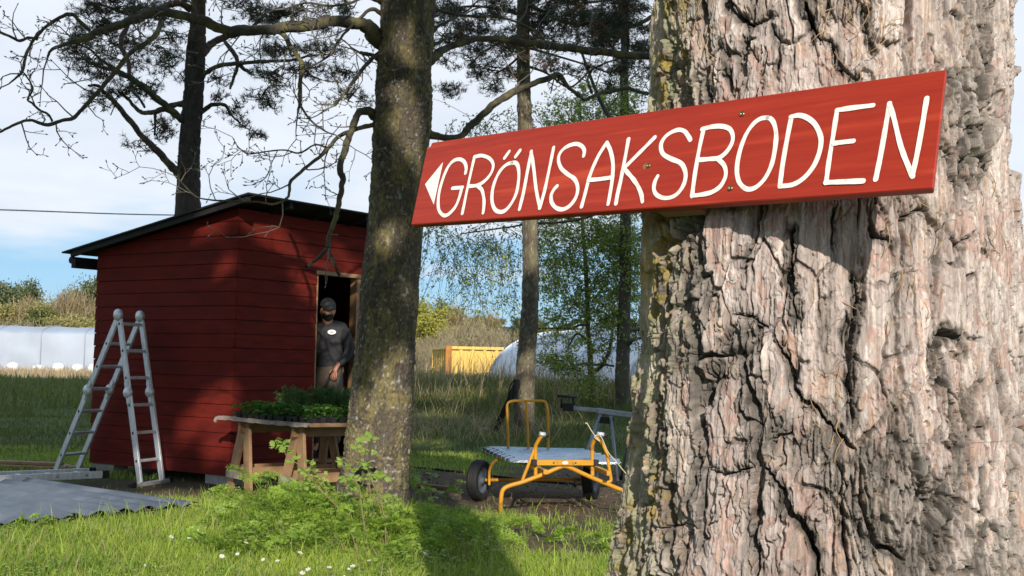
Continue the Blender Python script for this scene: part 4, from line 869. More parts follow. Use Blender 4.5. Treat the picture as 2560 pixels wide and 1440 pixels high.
M['slate'] = pbr('weathered_roof_sheet', (.125, .150, .185), (.085, .10, .125), .5, 4, (1, 1, 1), metal=.2, c3=(.18, .195, .22), s3=2.2)
o = sheet(tip + zz1 * .062, le, we, 2.6, 1.95, 9, .016, M['slate'], 'corrugated_sheet', wav=.007); setp(o, 'blue grey corrugated sheet on top of the pile on the grass', 'roofing sheet', 'roofing sheets lying on the grass')
o = sheet(tip + zz1 * .034 - we * .02 - le * .02, le, we, 2.6, 1.98, 9, .016, M['black'], 'corrugated_sheet', wav=.012, seed=4); setp(o, 'black edged lower sheet poking out beneath the blue grey sheet', 'roofing sheet', 'roofing sheets lying on the grass')

# ---- trestle table
TZ = .672
tN = np.array([(782 - 1280) / FPX * 11.0, 11.0, TZ]); tL = np.array([(563 - 1280) / FPX * 11.72, 11.72, TZ + .012]); tR = np.array([(1033 - 1280) / FPX * 11.72, 11.72, TZ - .012]); tF = tL + tR - tN
eA = (tL - tN); eB = (tR - tN)
ttop = thing('tabletop', (tN + tF) / 2, 'grey weathered board tabletop resting on two timber trestles', 'tabletop')
mb = MB(); nbd = 5
def tp(a, b, z=0): return tN + eA * a + eB * b + zz1 * z
for k in range(nbd):
    b0, b1 = k / nbd + .004, (k + 1) / nbd - .004; q = [tp(-.012 - .01 * math.sin(k * 3), b0), tp(1.01 + .012 * math.cos(k * 5), b0), tp(1.01 + .012 * math.cos(k * 5), b1), tp(-.012 - .01 * math.sin(k * 3), b1)]
    mb.add(q + [p + zz1 * .024 for p in q], [(3, 2, 1, 0), (4, 5, 6, 7), (0, 1, 5, 4), (1, 2, 6, 5), (2, 3, 7, 6), (3, 0, 4, 7)])
mb.build('boards', M['greywood'], ttop, bevel=.003)
mb = MB(); 
eP = spline([tp(1.045, -.02, -.03), tp(1.0, -.018, .012), tp(.7, -.02, .010), tp(.4, -.02, .006), tp(0, -.02, .006)], k=5)
for a, b in zip(eP[:-1], eP[1:]): mb.beam(a - (b - a) * .04, b + (b - a) * .04, .022, .036 + .006 * math.sin(a[0] * 40))
mb.build('edge_strip', M['greywood'], ttop)
MB().beam(tp(-.02, -.01, .008), tp(-.02, 1.04, .008), .03, .034).build('edge_strip', M['rawwood'], ttop, bevel=.003)
def trestle(A, B, sp, label):
    """beam from A to B, legs splayed along sp"""
    d = (B - A) / np.linalg.norm(B - A); sp = sp - d * np.dot(sp, d); sp /= np.linalg.norm(sp)
    gr = float(terr((A[0] + B[0]) / 2, (A[1] + B[1]) / 2)); t = thing('trestle', np.array([(A[0] + B[0]) / 2, (A[1] + B[1]) / 2, gr]), label, 'trestle', 'trestles under the tabletop')
    MB().beam(A - d * .07, B + d * .07, .05, .11).build('beam', M['rawwood'], t, bevel=.003)
    for P_, sg in ((A, 1), (B, -1)):
        for s_ in (-1, 1):
            top = P_ + sp * (.028 * s_) + zz1 * .045; ft = P_ + sp * (.20 * s_) - d * (.05 * sg); ft[2] = float(terr(ft[0], ft[1])) - .01
            MB().beam(top, ft, .030, .125, sp if False else np.cross(ft - top, d)).build('leg', M['rawwood'], t, bevel=.003)
        lo = .27
        a_ = P_ + sp * .155; b_ = P_ - sp * .155; a_ = a_ * 1; a_[2] = b_[2] = gr + .17
        MB().beam(a_ - d * (.045 + .06) * sg, b_ - d * (.045 + .06) * sg, .022, .075).build('spreader', M['greywood'], t, bevel=.003)
    for s_ in (-1, 1):
        a_ = A + sp * (.165 * s_); b_ = B + sp * (.165 * s_); a_[2] = b_[2] = gr + .20
        MB().beam(a_, b_, .022, .09).build('rail', M['rawwood'], t, bevel=.003)
bz = TZ - .06
def flat(p, z): q = np.array(p, float); q[2] = z; return q
trestle(flat(tp(.83, .10), bz), flat(tp(.83, .92), bz), eA, 'unpainted timber trestle under the tabletop end nearest the shed corner')
trestle(flat(tp(.22, .10), bz), flat(tp(.22, .92), bz), eA, 'unpainted timber trestle under the tabletop end beside the lichened tree')
# ---- potted seedlings on the table
M['herb_dark'] = leafmat('seedling_leaves', (.10, .22, .030), (.045, .11, .016), .35, 6.)
M['herb_feather'] = leafmat('feathery_seedlings', (.105, .19, .050), (.05, .10, .026), .3, 6.)
def leaf_pts(c, d, n_, L, w):
    """pointed oval leaf, slightly folded"""
    s_ = np.cross(d, n_); s_ /= np.linalg.norm(s_)
    return [c, c + d * L * .3 + s_ * w * .5 + n_ * w * .1, c + d * L * .7 + s_ * w * .42 + n_ * w * .05, c + d * L - n_ * w * .2, c + d * L * .7 - s_ * w * .42 + n_ * w * .05, c + d * L * .3 - s_ * w * .5 + n_ * w * .1]
def pot_plant(kind, seed):
    rnd = random.Random(seed); o0 = np.zeros(3)
    if kind == 'leafy': t = thing('potted_seedling', o0, 'small black pot of leafy green seedling among the rows on the trestle table', 'seedling', 'leafy seedlings on the table')
    else: t = thing('potted_seedling', o0, 'black pot of tall feathery green seedling standing in the back rows on the table', 'seedling', 'feathery seedlings on the table')
    mb = MB(); s0, s1, h = .030, .037, .055
    b_ = [np.array([x * s0, y * s0, 0.]) for x, y in ((-1, -1), (1, -1), (1, 1), (-1, 1))]; tq = [np.array([x * s1, y * s1, h]) for x, y in ((-1, -1), (1, -1), (1, 1), (-1, 1))]; ti = [np.array([x * s1 * .9, y * s1 * .9, h - .012]) for x, y in ((-1, -1), (1, -1), (1, 1), (-1, 1))]
    mb.add(b_ + tq + ti, [(3, 2, 1, 0), (8, 9, 10, 11)] + [(i, (i + 1) % 4, (i + 1) % 4 + 4, i + 4) for i in range(4)] + [(i + 4, (i + 1) % 4 + 4, (i + 1) % 4 + 8, i + 8) for i in range(4)]); mb.build('pot', M['black'], t)
    mb = MB()
    if kind == 'leafy':
        for k in range(20):
            a = rnd.uniform(0, 6.28); hh = h + rnd.uniform(-.015, .095); rad = rnd.uniform(.015, .055); c = np.array([math.cos(a) * rad, math.sin(a) * rad, hh]); d = np.array([math.cos(a), math.sin(a), rnd.uniform(-.35, .5)]); d /= np.linalg.norm(d)
            n_ = np.array([0, 0, 1.]) + RNG.normal(size=3) * .25; n_ -= d * n_.dot(d); n_ /= np.linalg.norm(n_)
            mb.add(leaf_pts(c, d, n_, rnd.uniform(.035, .062), rnd.uniform(.028, .045)), [(0, 1, 2, 3), (0, 3, 4, 5)])
            if k < 5: mb.tube([np.array([0, 0, h - .02]), c * np.array([.4, .4, 0.75]), c], .0015, 3, False)
    else:
        for k in range(4):
            a = rnd.uniform(0, 6.28); H = rnd.uniform(.12, .22); top = np.array([math.cos(a) * .05, math.sin(a) * .05, h + H]); st = spline([np.array([0, 0, h - .02]), top * np.array([.5, .5, .6]) + np.array([0, 0, .03]), top], k=6); mb.tube(st, .0018, 3, False)
            for p in st[3:]:
                for q in range(7):
                    d = RNG.normal(size=3) + np.array([0, 0, .8]); d /= np.linalg.norm(d); s_ = np.cross(d, RNG.normal(size=3)); s_ /= np.linalg.norm(s_); L = rnd.uniform(.025, .05); mb.add([p - s_ * .002, p + d * L * .5 - s_ * .004, p + d * L, p + d * L * .5 + s_ * .004], [(0, 1, 2, 3)])
    mb.build('foliage', M['herb_dark' if kind == 'leafy' else 'herb_feather'], t); return t
protos = {('leafy', s_): pot_plant('leafy', s_) for s_ in (1, 2, 3)}; protos.update({('feather', s_): pot_plant('feather', s_) for s_ in (4, 5)})
used = set(); rnd = random.Random(3)
for i in range(12):
    for j in range(8):
        a = .05 + .072 * i + rnd.gauss(0, .004); b = .06 + .095 * j + rnd.gauss(0, .004)
        if a > .9 and j < 1: continue
        fe = (j >= 4 and rnd.random() < .35) or (i in (4, 5) and j >= 1 and rnd.random() < .7)
        key = ('feather', rnd.choice((4, 5))) if fe else ('leafy', rnd.choice((1, 2, 3)))
        o = protos[key] if key not in used else copy_tree(protos[key]); used.add(key)
        o.location = Vector(tp(a, b, .0245)); o.rotation_euler.z = rnd.choice((0, 1.57, 3.14, 4.71)) + math.atan2(eA[1], eA[0]) + rnd.gauss(0, .05); sc_ = rnd.uniform(.9, 1.12); o.scale = (1, 1, sc_ if not fe else rnd.uniform(.9, 1.2))

# ================================================================== the man in the doorway
MO = at(812, 1145, 13.42); MO[2] = .195
mx_ = np.array([1., 0, 0]) * .995 + np.array([0, -.08, 0]); mx_ /= np.linalg.norm(mx_); my_ = np.array([-mx_[1], mx_[0], 0])
def mp_(x, y, z): return MO + mx_ * x + my_ * y + zz1 * z
man = thing('person', MO, 'person in dark sweatshirt, cap and brown trousers looking down in the shed doorway', 'person')
def skin(name, nodes, edges, mat, parent, lv=2, root=0, disp=0):
    """nodes: (x, y, z, r) or (x, y, z, rx, ry)"""
    me = bpy.data.meshes.new(name); org = ORG[parent.name]
    me.from_pydata([tuple(mp_(*n[:3]) - org) for n in nodes], edges, [])
    o = _link(name, me, mat, parent, False)
    md = o.modifiers.new('skin', 'SKIN'); md.use_smooth_shade = True
    for i, n in enumerate(nodes):
        sv = me.skin_vertices[0].data[i]; sv.radius = (n[3], n[4] if len(n) > 4 else n[3]); sv.use_root = (i == root)
    sb = o.modifiers.new('sub', 'SUBSURF'); sb.levels = lv; sb.render_levels = lv
    return o
B = [(0, 0, .93, .085, .06), (.01, 0, 1.12, .12, .085), (.015, .005, 1.32, .15, .095), (0, .0, 1.44, .085, .065), (-.012, -.015, 1.48, .056, .056), (-.010, -.045, 1.54, .064, .077), (-.008, -.05, 1.615, .076, .090), (-.004, -.03, 1.675, .068, .082),
     (.17, .0, 1.42, .058), (.235, .02, 1.18, .043), (.135, -.13, 1.02, .029), (.118, -.15, .985, .036, .02),      # 8-11 his left arm
     (-.17, .01, 1.42, .058), (-.25, .06, 1.15, .043), (-.24, -.04, .95, .03), (-.235, -.07, .89, .033, .02),      # 12-15
     (.09, 0, .86, .07), (.10, -.05, .50, .055), (.10, .0, .10, .042), (.11, -.14, .045, .042, .035), (-.09, .02, .86, .07), (-.13, .08, .50, .055), (-.14, .12, .10, .042), (-.15, -.02, .045, .042, .035),   # 16-23
     (.014, -.150, 1.582, .014), (-.089, -.03, 1.60, .017, .023), (.074, -.03, 1.60, .017, .023), (.004, -.115, 1.52, .028)]
Bed = [(0, 1), (1, 2), (2, 3), (3, 4), (4, 5), (5, 6), (6, 7), (2, 8), (8, 9), (9, 10), (10, 11), (2, 12), (12, 13), (13, 14), (14, 15), (0, 16), (16, 17), (17, 18), (18, 19), (0, 20), (20, 21), (21, 22), (22, 23), (6, 24), (6, 25), (6, 26), (5, 27)]
for hand, (hx, hy, hz), sg in ((11, (.118, -.15, .985), -1), (15, (-.235, -.07, .89), 1)):
    for k, (ox, L) in enumerate(((-.027, .062), (-.010, .075), (.008, .080), (.025, .070))):
        b0 = len(B); B += [(hx + ox * .9, hy - .012, hz - .05, .0095), (hx + ox * 1.1 - .004, hy - .022, hz - .05 - L * .5, .0085), (hx + ox * 1.15 - .012, hy - .012, hz - .05 - L, .007)]
        Bed += [(hand, b0), (b0, b0 + 1), (b0 + 1, b0 + 2)]
    b0 = len(B); B += [(hx + sg * .035, hy - .02, hz - .02, .011), (hx + sg * .050, hy - .035, hz - .055, .009)]; Bed += [(hand, b0), (b0, b0 + 1)]
M['skin'] = pbr('skin', (.52, .25, .16), (.44, .20, .125), .55, 20)
M['sweat'] = pbr('charcoal_sweatshirt', (.040, .040, .044), (.028, .028, .031), .95, 9, bump=.3, bscale=25)
M['trouser'] = pbr('brown_trousers', (.105, .080, .064), (.07, .055, .044), .9, 8, bump=.3)
M['capcloth'] = pbr('dark_cap', (.030, .030, .034), (.02, .02, .022), .9, 12)
M['beard'] = pbr('dark_beard', (.022, .016, .012), (.012, .009, .007), .9, 60)
skin('body', B, Bed, M['skin'], man)
skin('sweatshirt', [(.0, 0, .95, .172, .135), (.0, -.01, 1.06, .178, .138), (.01, 0, 1.22, .172, .125), (.012, .005, 1.36, .168, .112), (-.006, -.02, 1.51, .082, .084), (.165, 0, 1.425, .078), (.215, .015, 1.31, .070), (.245, .02, 1.17, .064), (.195, -.05, 1.09, .054), (.143, -.12, 1.03, .042), (-.165, .01, 1.425, .078), (-.25, .06, 1.15, .062), (-.242, -.03, .97, .044)],
     [(0, 1), (1, 2), (2, 3), (3, 4), (3, 5), (5, 6), (6, 7), (7, 8), (8, 9), (3, 10), (10, 11), (11, 12)], M['sweat'], man)
skin('trousers', [(0, 0, 1.08, .165, .128), (.085, -.01, .84, .115), (.105, -.05, .50, .085), (.105, 0, .13, .072), (-.095, .02, .82, .115), (-.135, .08, .50, .085), (-.145, .12, .13, .072), (0, 0, .90, .172, .135)], [(0, 7), (7, 1), (1, 2), (2, 3), (7, 4), (4, 5), (5, 6)], M['trouser'], man)
for fx, fy in ((.11, -.06), (-.15, .06)): skin('shoe', [(fx, fy + .07, .045, .045, .045), (fx, fy, .05, .048, .05), (fx + .005, fy - .10, .04, .047, .038), (fx + .008, fy - .15, .035, .036, .03)], [(0, 1), (1, 2), (2, 3)], M['beard'], man)
hc = mp_(-.006, -.04, 1.662)
hd_ = (mx_ * .42 - my_ * .88 - zz1 * .22); hd_ /= np.linalg.norm(hd_); hu = zz1 - hd_ * np.dot(zz1, hd_); hu /= np.linalg.norm(hu); hs = np.cross(hd_, hu)
mb = MB(); n = 20; rows = []
for i in range(7):
    e = i / 6 * 1.5; rows.append([hc + (hs * math.cos(a) * .088 + hd_ * math.sin(a) * .105) * math.cos(e) + hu * (.02 + .088 * math.sin(e)) for a in np.linspace(0, 2 * math.pi, n, endpoint=False)])
mb.add([p for r_ in rows for p in r_], [(i * n + j, i * n + (j + 1) % n, (i + 1) * n + (j + 1) % n, (i + 1) * n + j) for i in range(6) for j in range(n)] + [tuple(6 * n + j for j in range(n))], True); cap = mb.build('cap', M['capcloth'], man)
mb = MB(); inner = [hc + hs * math.sin(a) * .085 + hd_ * math.cos(a) * .100 + hu * .026 for a in np.linspace(-1.15, 1.15, 13)]; outer = [hc + hs * math.sin(a) * .078 + hd_ * (.055 + math.cos(a) * .105) + hu * (.006 - .02 * abs(math.sin(a)) ** 2 * 0) for a in np.linspace(-1.15, 1.15, 13)]
dn_ = hu * .006; mb.add(inner + outer + [p - dn_ for p in inner] + [p - dn_ for p in outer], [(i, i + 1, 14 + i, 13 + i) for i in range(12)] + [(26 + i, 39 + i, 40 + i, 27 + i) for i in range(12)] + [(13 + i, 14 + i, 40 + i, 39 + i) for i in range(12)], True); mb.build('brim', M['capcloth'], cap)
def oval(c, sx, sy, n_, rx, ry, th=.003, nn=20):
    mb = MB(); f = [c + sx * math.cos(a) * rx + sy * math.sin(a) * ry for a in np.linspace(0, 2 * math.pi, nn, endpoint=False)]; mb.add(f + [p + n_ * th for p in f], [tuple(range(nn, 2 * nn))] + [(i, (i + 1) % nn, (i + 1) % nn + nn, i + nn) for i in range(nn)]); return mb
M['badge'] = pbr('white_badge', (.8, .8, .78), (.72, .72, .7), .5, 30)
nf = hd_ * .75 + hu * .62; nf /= np.linalg.norm(nf); sy_ = np.cross(hs, nf); oval(hc + nf * .094 + hu * .014, hs, sy_, nf, .017, .012, .004).build('badge', M['badge'], cap)
mb = MB(); bcn = mp_(.008, -.090, 1.566); nn_, mm_ = 18, 9
rows = [[bcn + hs * (math.cos(a) * math.sin(e) ** 1.4 * .068) + hd_ * (math.sin(a) * math.sin(e) * .066) + hu * (-math.cos(e) * .056 - .012 * math.sin(a) * math.sin(e)) for a in np.linspace(0, 2 * math.pi, nn_, endpoint=False)] for e in np.linspace(.05, math.pi * .72, mm_)]
mb.add([p for r_ in rows for p in r_], [(i * nn_ + j, i * nn_ + (j + 1) % nn_, (i + 1) * nn_ + (j + 1) % nn_, (i + 1) * nn_ + j) for i in range(mm_ - 1) for j in range(nn_)] + [tuple(range(nn_))] + [tuple((mm_ - 1) * nn_ + j for j in range(nn_))], True); mb.build('beard', M['beard'], man)
bn = -my_ * .97 + mx_ * .12 + zz1 * .12; bn /= np.linalg.norm(bn); bs = np.cross(zz1, bn) * -1; bs /= np.linalg.norm(bs); bs = bs if np.dot(bs, mx_) > 0 else -bs; bu = np.cross(bn, bs); bu = bu if bu[2] > 0 else -bu
bc = mp_(.068, -.128, 1.385); MBb = oval(bc, bs, bu, bn, .046, .027, .010); bdg = MBb.build('badge', M['badge'], man)
mb = MB(); mb.box(bc + bn * .0108 + bu * .004, (.04, .005, .001), (bs, bu, bn)); mb.box(bc + bn * .0108 - bu * .005, (.028, .004, .001), (bs, bu, bn)); mb.build('badge_print', M['capcloth'], bdg)
# pale board leaning inside, behind the person
ib = at(880, 905, 13.95); mb = MB(); w_ = .11
prof = [(-w_, -.75), (w_, -.75), (w_, .42), (w_ * .6, .50), (0, .46), (-w_, .33)]
f = [ib + np.array([.9 * a, .42 * a, b]) + np.array([0, .1, 0]) * b for a, b in prof]; bk = [p + np.array([-.01, .022, 0]) for p in f]; n = len(f)
mb.add(f + bk, [tuple(range(n)), tuple(range(2 * n - 1, n - 1, -1))] + [(i, i + n, (i + 1) % n + n, (i + 1) % n) for i in range(n)])
o = mb.build('wooden_board', M['rawwood'], bevel=.003); setp(o, 'pale cut board leaning inside the shed behind the person', 'board')

# ================================================================== the yellow cart
fl = ground(1252, 1290); CA = R(11.0); cxv = np.array([math.cos(CA), math.sin(CA), 0]); cyv = np.array([-math.sin(CA), math.cos(CA), 0])
cart = thing('garden_cart', ground(1337, 1248), 'yellow tubular two wheeled cart with grips and tall end rack', 'cart')
def plane_pt(px, py, ly):
    """photo direction met with the cart's cross plane ly metres behind its front leg"""
    d = ray(px, py); t = np.dot(fl + cyv * ly - EYE, cyv) / np.dot(d, cyv); return EYE + d * t
C6 = lambda pts: [(1020 + x / 3, 960 + y / 3) for x, y in pts]
def cart_tube(name, pts, ly, r, k=5, n=12, parent=None):
    lys = [ly] * len(pts) if not isinstance(ly, (list, tuple)) else ly
    P = [plane_pt(x, y, l) for (x, y), l in zip(C6(pts), lys)]; mb = MB(); mb.tube(spline(P, k=k), r, n); return mb.build(name, M['yellow'], parent or cart)
cart_tube('front_leg_frame', [(695, 990), (696, 920), (700, 840), (712, 795), (745, 770), (800, 752), (860, 735), (1000, 683), (1130, 628), (1175, 617), (1220, 630), (1350, 690), (1480, 745), (1600, 795), (1680, 825), (1720, 850), (1735, 900), (1738, 990)], 0, .0185, 5, 14)
for px in (695, 1738): p = plane_pt(*C6([(px, 990)])[0], 0); p[2] = float(terr(p[0], p[1])); mb = MB(); mb.lathe(p, zz1, [(.0001, 0), (.05, 0), (.05, .008), (.0001, .010)], 16); mb.build('foot_plate', M['yellow'], cart)
a_, b_ = plane_pt(*C6([(945, 590)])[0], -.03), plane_pt(*C6([(1408, 591)])[0], -.03)
MB().beam(a_, b_, .028, .046).build('cross_plate', M['yellow'], cart, bevel=.004)
for p in (a_, b_): MB().beam(p - cxv * .022, p + cxv * .022, .045, .054).build('plate_end', M['black'], cart, bevel=.004)
bcp = plane_pt(*C6([(1175, 589)])[0], -.03) - cyv * .0155; oval(bcp, cxv, zz1, -cyv, .026, .013, .003).build('badge', M['badge'], cart)
for q in (1090, 1255): mb = MB(); mb.lathe(plane_pt(*C6([(q, 590)])[0], -.03) - cyv * .0145, -cyv, [(.007, 0), (.007, .004), (.0001, .008)], 10); mb.build('bolt', M['black'], cart)
for pts in ([(957, 700), (957, 600), (956, 480), (970, 440), (1002, 385)], [(1383, 700), (1383, 600), (1382, 480), (1390, 440), (1412, 392)]): cart_tube('upright', pts, [0, 0, 0, -.02, -.06], .0165)
for pts in ([(853, 740), (870, 690), (910, 590), (960, 460), (1000, 385)], [(1480, 742), (1512, 732), (1522, 712), (1505, 610), (1490, 520), (1455, 450), (1416, 392)]): cart_tube('brace', pts, [-.0 for _ in pts[:-1]] + [-.06], .014)
for (p, q) in (((985, 374), (1055, 384)), ((1418, 374), (1495, 384))):
    A_, B_ = plane_pt(*C6([p])[0], -.07), plane_pt(*C6([q])[0], -.07); mb = MB(); mb.tube([A_, A_ * .35 + B_ * .65], .019, 14); h_ = mb.build('grip', M['alu'], cart); mb = MB(); mb.tube([A_ * .35 + B_ * .65, B_], .021, 14); mb.build('grip_end', M['black'], h_)
LB = 1.72
cart_tube('end_rack', [(752, 500), (750, 400), (745, 250), (744, 165), (758, 138), (795, 127), (900, 127), (1000, 127), (1030, 138), (1042, 170), (1050, 280), (1052, 400), (1052, 500)], LB, .0135, 6)
cart_tube('rack_bar', [(888, 128), (893, 250), (899, 380), (903, 500)], LB, .0125)
for px_w, yt, yb in ((1197, 1150, 1253), (1478, 1157, 1250)):
    rad = .192; ly = 1.0; gb = plane_pt(px_w, yb, ly); base = ground(px_w, yb); base = np.array([base[0], base[1], float(terr(base[0], base[1]))]); cw = base + zz1 * rad; 
    ang = R(11 + 15 if px_w < 1300 else 11 + 9); ax_ = np.array([math.cos(ang), -math.sin(ang) * .9, 0]); ax_ /= np.linalg.norm(ax_)
    wh = MB(); prof = [(rad * .62, -.045), (rad * .78, -.054), (rad * .93, -.050), (rad * .985, -.036)]
    for q in (-.027, -.013, .001, .015, .029): prof += [(rad, q - .006), (rad, q + .003), (rad - .006, q + .0045), (rad - .006, q + .0075)]
    prof += [(rad * .985, .038), (rad * .93, .050), (rad * .78, .054), (rad * .62, .045)]
    wh.lathe(cw, ax_, prof, 40); wheel = wh.build('wheel', M['black'], cart)
    rm = MB(); rm.lathe(cw, ax_, [(.0001, -.03), (.03, -.045), (.035, -.03), (rad * .55, -.02), (rad * .63, -.046), (rad * .63, .046), (rad * .55, .02), (.035, .03), (.03, .05), (.0001, .055)], 30); rm.build('rim', M['slate'], wheel)
    wheelc = cw
AX0, AX1 = ground(1197, 1253) + zz1 * .192, ground(1478, 1250) + zz1 * .192
mb = MB(); mb.tube([AX0, AX1], .016, 10); mb.build('axle', M['yellow'], cart)
def wplane(px, py, p0): d = ray(px, py); t = np.dot(p0 - EYE, cyv) / np.dot(d, cyv); return EYE + d * t
for pts, p0 in (([(608, 755), (607, 690), (612, 640), (630, 600), (665, 570), (720, 560), (800, 560)], AX0), ([(1302, 750), (1300, 680), (1296, 640), (1285, 612), (1250, 590), (1180, 575)], AX1)):
    P = spline([wplane(*C6([q])[0], p0 - cyv * .06) for q in pts], k=5); mb = MB()
    for a, b in zip(P[:-1], P[1:]): mb.beam(a - (b - a) * .08, b + (b - a) * .08, .036, .02, np.cross(b - a, cyv))
    mb.build('axle_bracket', M['yellow'], cart)
zb = .405
bl = [np.array([at(1267, 1150, 1)[0] * 0, 0, 0])]
def bedpt(px, Y): p = at(px, 1140, Y); p[2] = zb; return p
k0, k1, k2, k3 = bedpt(1272, 10.75), bedpt(1540, 10.75), bedpt(1464, 12.2), bedpt(1203, 12.2)
for s_ in (.22, .78): 
    a_, b_ = k0 * (1 - s_) + k1 * s_, k3 * (1 - s_) + k2 * s_; MB().beam(a_ - zz1 * .035 - cyv * .55, b_ - zz1 * .035, .04, .04).build('bed_rail', M['yellow'], cart, bevel=.003)
MB().beam(k0 * .5 + k3 * .5 - zz1 * .035 + cxv * .1, k1 * .5 + k2 * .5 - zz1 * .035 - cxv * .1, .04, .036).build('bed_rail', M['yellow'], cart, bevel=.003)
ld = (k1 - k0); Ld = np.linalg.norm(ld); ld /= Ld; wd = (k3 - k0); Wd = np.linalg.norm(wd); wd /= Wd
for k in range(3):
    o = sheet(k0 + zz1 * (.012 + .006 * k) + ld * .03 * k + wd * .02 * k, ld, wd, Ld, Wd, 7, .014, M['zinc'], 'profiled_sheet', wav=.004, seed=20 + k, ridge='trap', th=.002)
    setp(o, ('lowest galvanised ribbed sheet stacked on the yellow cart', 'middle galvanised ribbed sheet stacked on the yellow cart', 'topmost galvanised ribbed sheet lying on the yellow cart')[k], 'metal sheet', 'ribbed sheets on the cart')
# cord tied to the right grip
M['cord'] = pbr('pale_cord', (.62, .56, .38), (.5, .45, .3), .8, 40)
P = [plane_pt(*C6([q])[0], -.08) for q in ((1330, 298), (1342, 294), (1375, 350), (1412, 400), (1440, 430), (1400, 402), (1412, 385), (1450, 400), (1500, 510), (1560, 580), (1625, 660), (1700, 740))]
mb = MB(); mb.tube(spline(P, k=6), .0042, 6); o = mb.build('cord', M['cord']); setp(o, 'pale cord knotted round the right grip of the yellow cart', 'cord')

# ---- mitre saw stand behind
YS = 13.0
def sp_(x, y, dy=0): p = C6([(x, y)])[0]; return at(p[0], p[1], YS + dy)
saw = thing('saw_stand', ground(1510, 1130), 'grey metal saw stand with extended work support on folding legs', 'stand')
M['greymetal'] = pbr('grey_metal', (.30, .33, .37), (.22, .24, .27), .45, 10, metal=.5)
MB().beam(sp_(1420, 200), sp_(1760, 245), .10, .058).build('main_beam', M['greymetal'], saw, bevel=.006)
MB().beam(sp_(1190, 178), sp_(1440, 200), .06, .045).build('extension_arm', M['greymetal'], saw, bevel=.004)
mb = MB(); mb.beam(sp_(1160, 170), sp_(1240, 175), .09, .085); mb.beam(sp_(1150, 110), sp_(1152, 180), .03, .025, (1, 0, 0)); mb.beam(sp_(1240, 105), sp_(1240, 160), .03, .025, (1, 0, 0)); mb.build('work_support', M['black'], saw, bevel=.003)
mb = MB(); mb.tube([sp_(1128, 90, -.1), sp_(1262, 97, .1)], .016, 10); mb.build('roller', M['black'], saw)
for (p, q) in ((((1440, 230), -.05), ((1255, 510), -.35)), (((1440, 235), .05), ((1340, 440), .45)), (((1520, 240), -.05), ((1580, 545), -.3)), (((1690, 250), .05), ((1600, 380), .4)), (((1700, 250), -.05), ((1790, 560), -.3))):
    a_, b_ = sp_(*p[0], p[1]), sp_(*q[0], q[1]); b_[2] = float(terr(b_[0], b_[1])) + .01; mb = MB(); mb.tube([a_, b_], .017, 10); lg = mb.build('leg', M['greymetal'], saw); mb = MB(); mb.tube([b_ + (a_ - b_) * .06, b_], .022, 10); mb.build('foot', M['black'], lg)
MB().beam(sp_(1430, 268), sp_(1540, 275), .10, .07).build('bracket', M['black'], saw, bevel=.004)
# ---- hose across the yard
hp = [ground(x, y) for x, y in ((860, 1158), (1020, 1170), (1100, 1178), (1180, 1187), (1260, 1196), (1330, 1205), (1450, 1214), (1560, 1221), (1680, 1226))]
mb = MB(); mb.tube(spline([p + zz1 * .012 for p in hp], k=6), .013, 8); o = mb.build('hose', M['black']); setp(o, 'black hose lying across the bare yard behind the cart', 'hose')
hp = [ground(x, y) for x, y in ((1025, 1217), (1060, 1220), (1110, 1224), (1140, 1228))]
MB().beam(hp[0] + zz1 * .02, hp[-1] + zz1 * .02, .05, .03).build('wood_strip', M['rawwood'])
setp(bpy.data.objects['wood_strip'], 'thin timber batten on the ground left of the cart wheel', 'batten')
# ---- things leaning on the slender pine
yl = YB - .35
pl0, pl1 = ground(1238, 1078), at(1290, 962, YB - .22)
M['tarred'] = pbr('dark_old_wood', (.040, .032, .026), (.022, .018, .015), .85, 12, bump=.5)
o = MB().beam(pl0 - pl0, pl1 - pl0, .10, .05, (0, 1, 0)).build('plank', M['tarred'], bevel=.004); o.location = pl0; setp(o, 'dark old plank leaning against the slender pine trunk', 'plank')
mb = MB()
for k in range(4):
    x0 = 1284 + k * 3; mb.tube(spline([at(x0 - 16 + k * 5, 1000 + 3 * k, yl), at(x0 - 8 + k * 3, 965 + 2 * k, yl), at(x0 + 2, 950, yl), at(x0 + 6, 957, yl), at(x0 + 4, 985 - 4 * k, yl)], k=6), .012, 8)
ob = mb.build('hanging_straps', M['black']); setp(ob, 'dark loops of strap hanging beside the leaning plank on the pine', 'straps')
st = ground(1216, 1079); bm_ = bmesh.new(); bmesh.ops.create_icosphere(bm_, subdivisions=3, radius=.09)
for v in bm_.verts: v.co *= 1 + .35 * (float(vn(v.co.x * 14 + 5, v.co.y * 14 + v.co.z * 11, 3)) - .5); v.co.z *= .6
me = bpy.data.meshes.new('stone'); bm_.to_mesh(me); bm_.free(); o = _link('stone', me, M['concrete'], None, True); o.location = st + zz1 * .02; setp(o, 'pale grey stone on the grass at the foot of the leaning plank', 'stone')
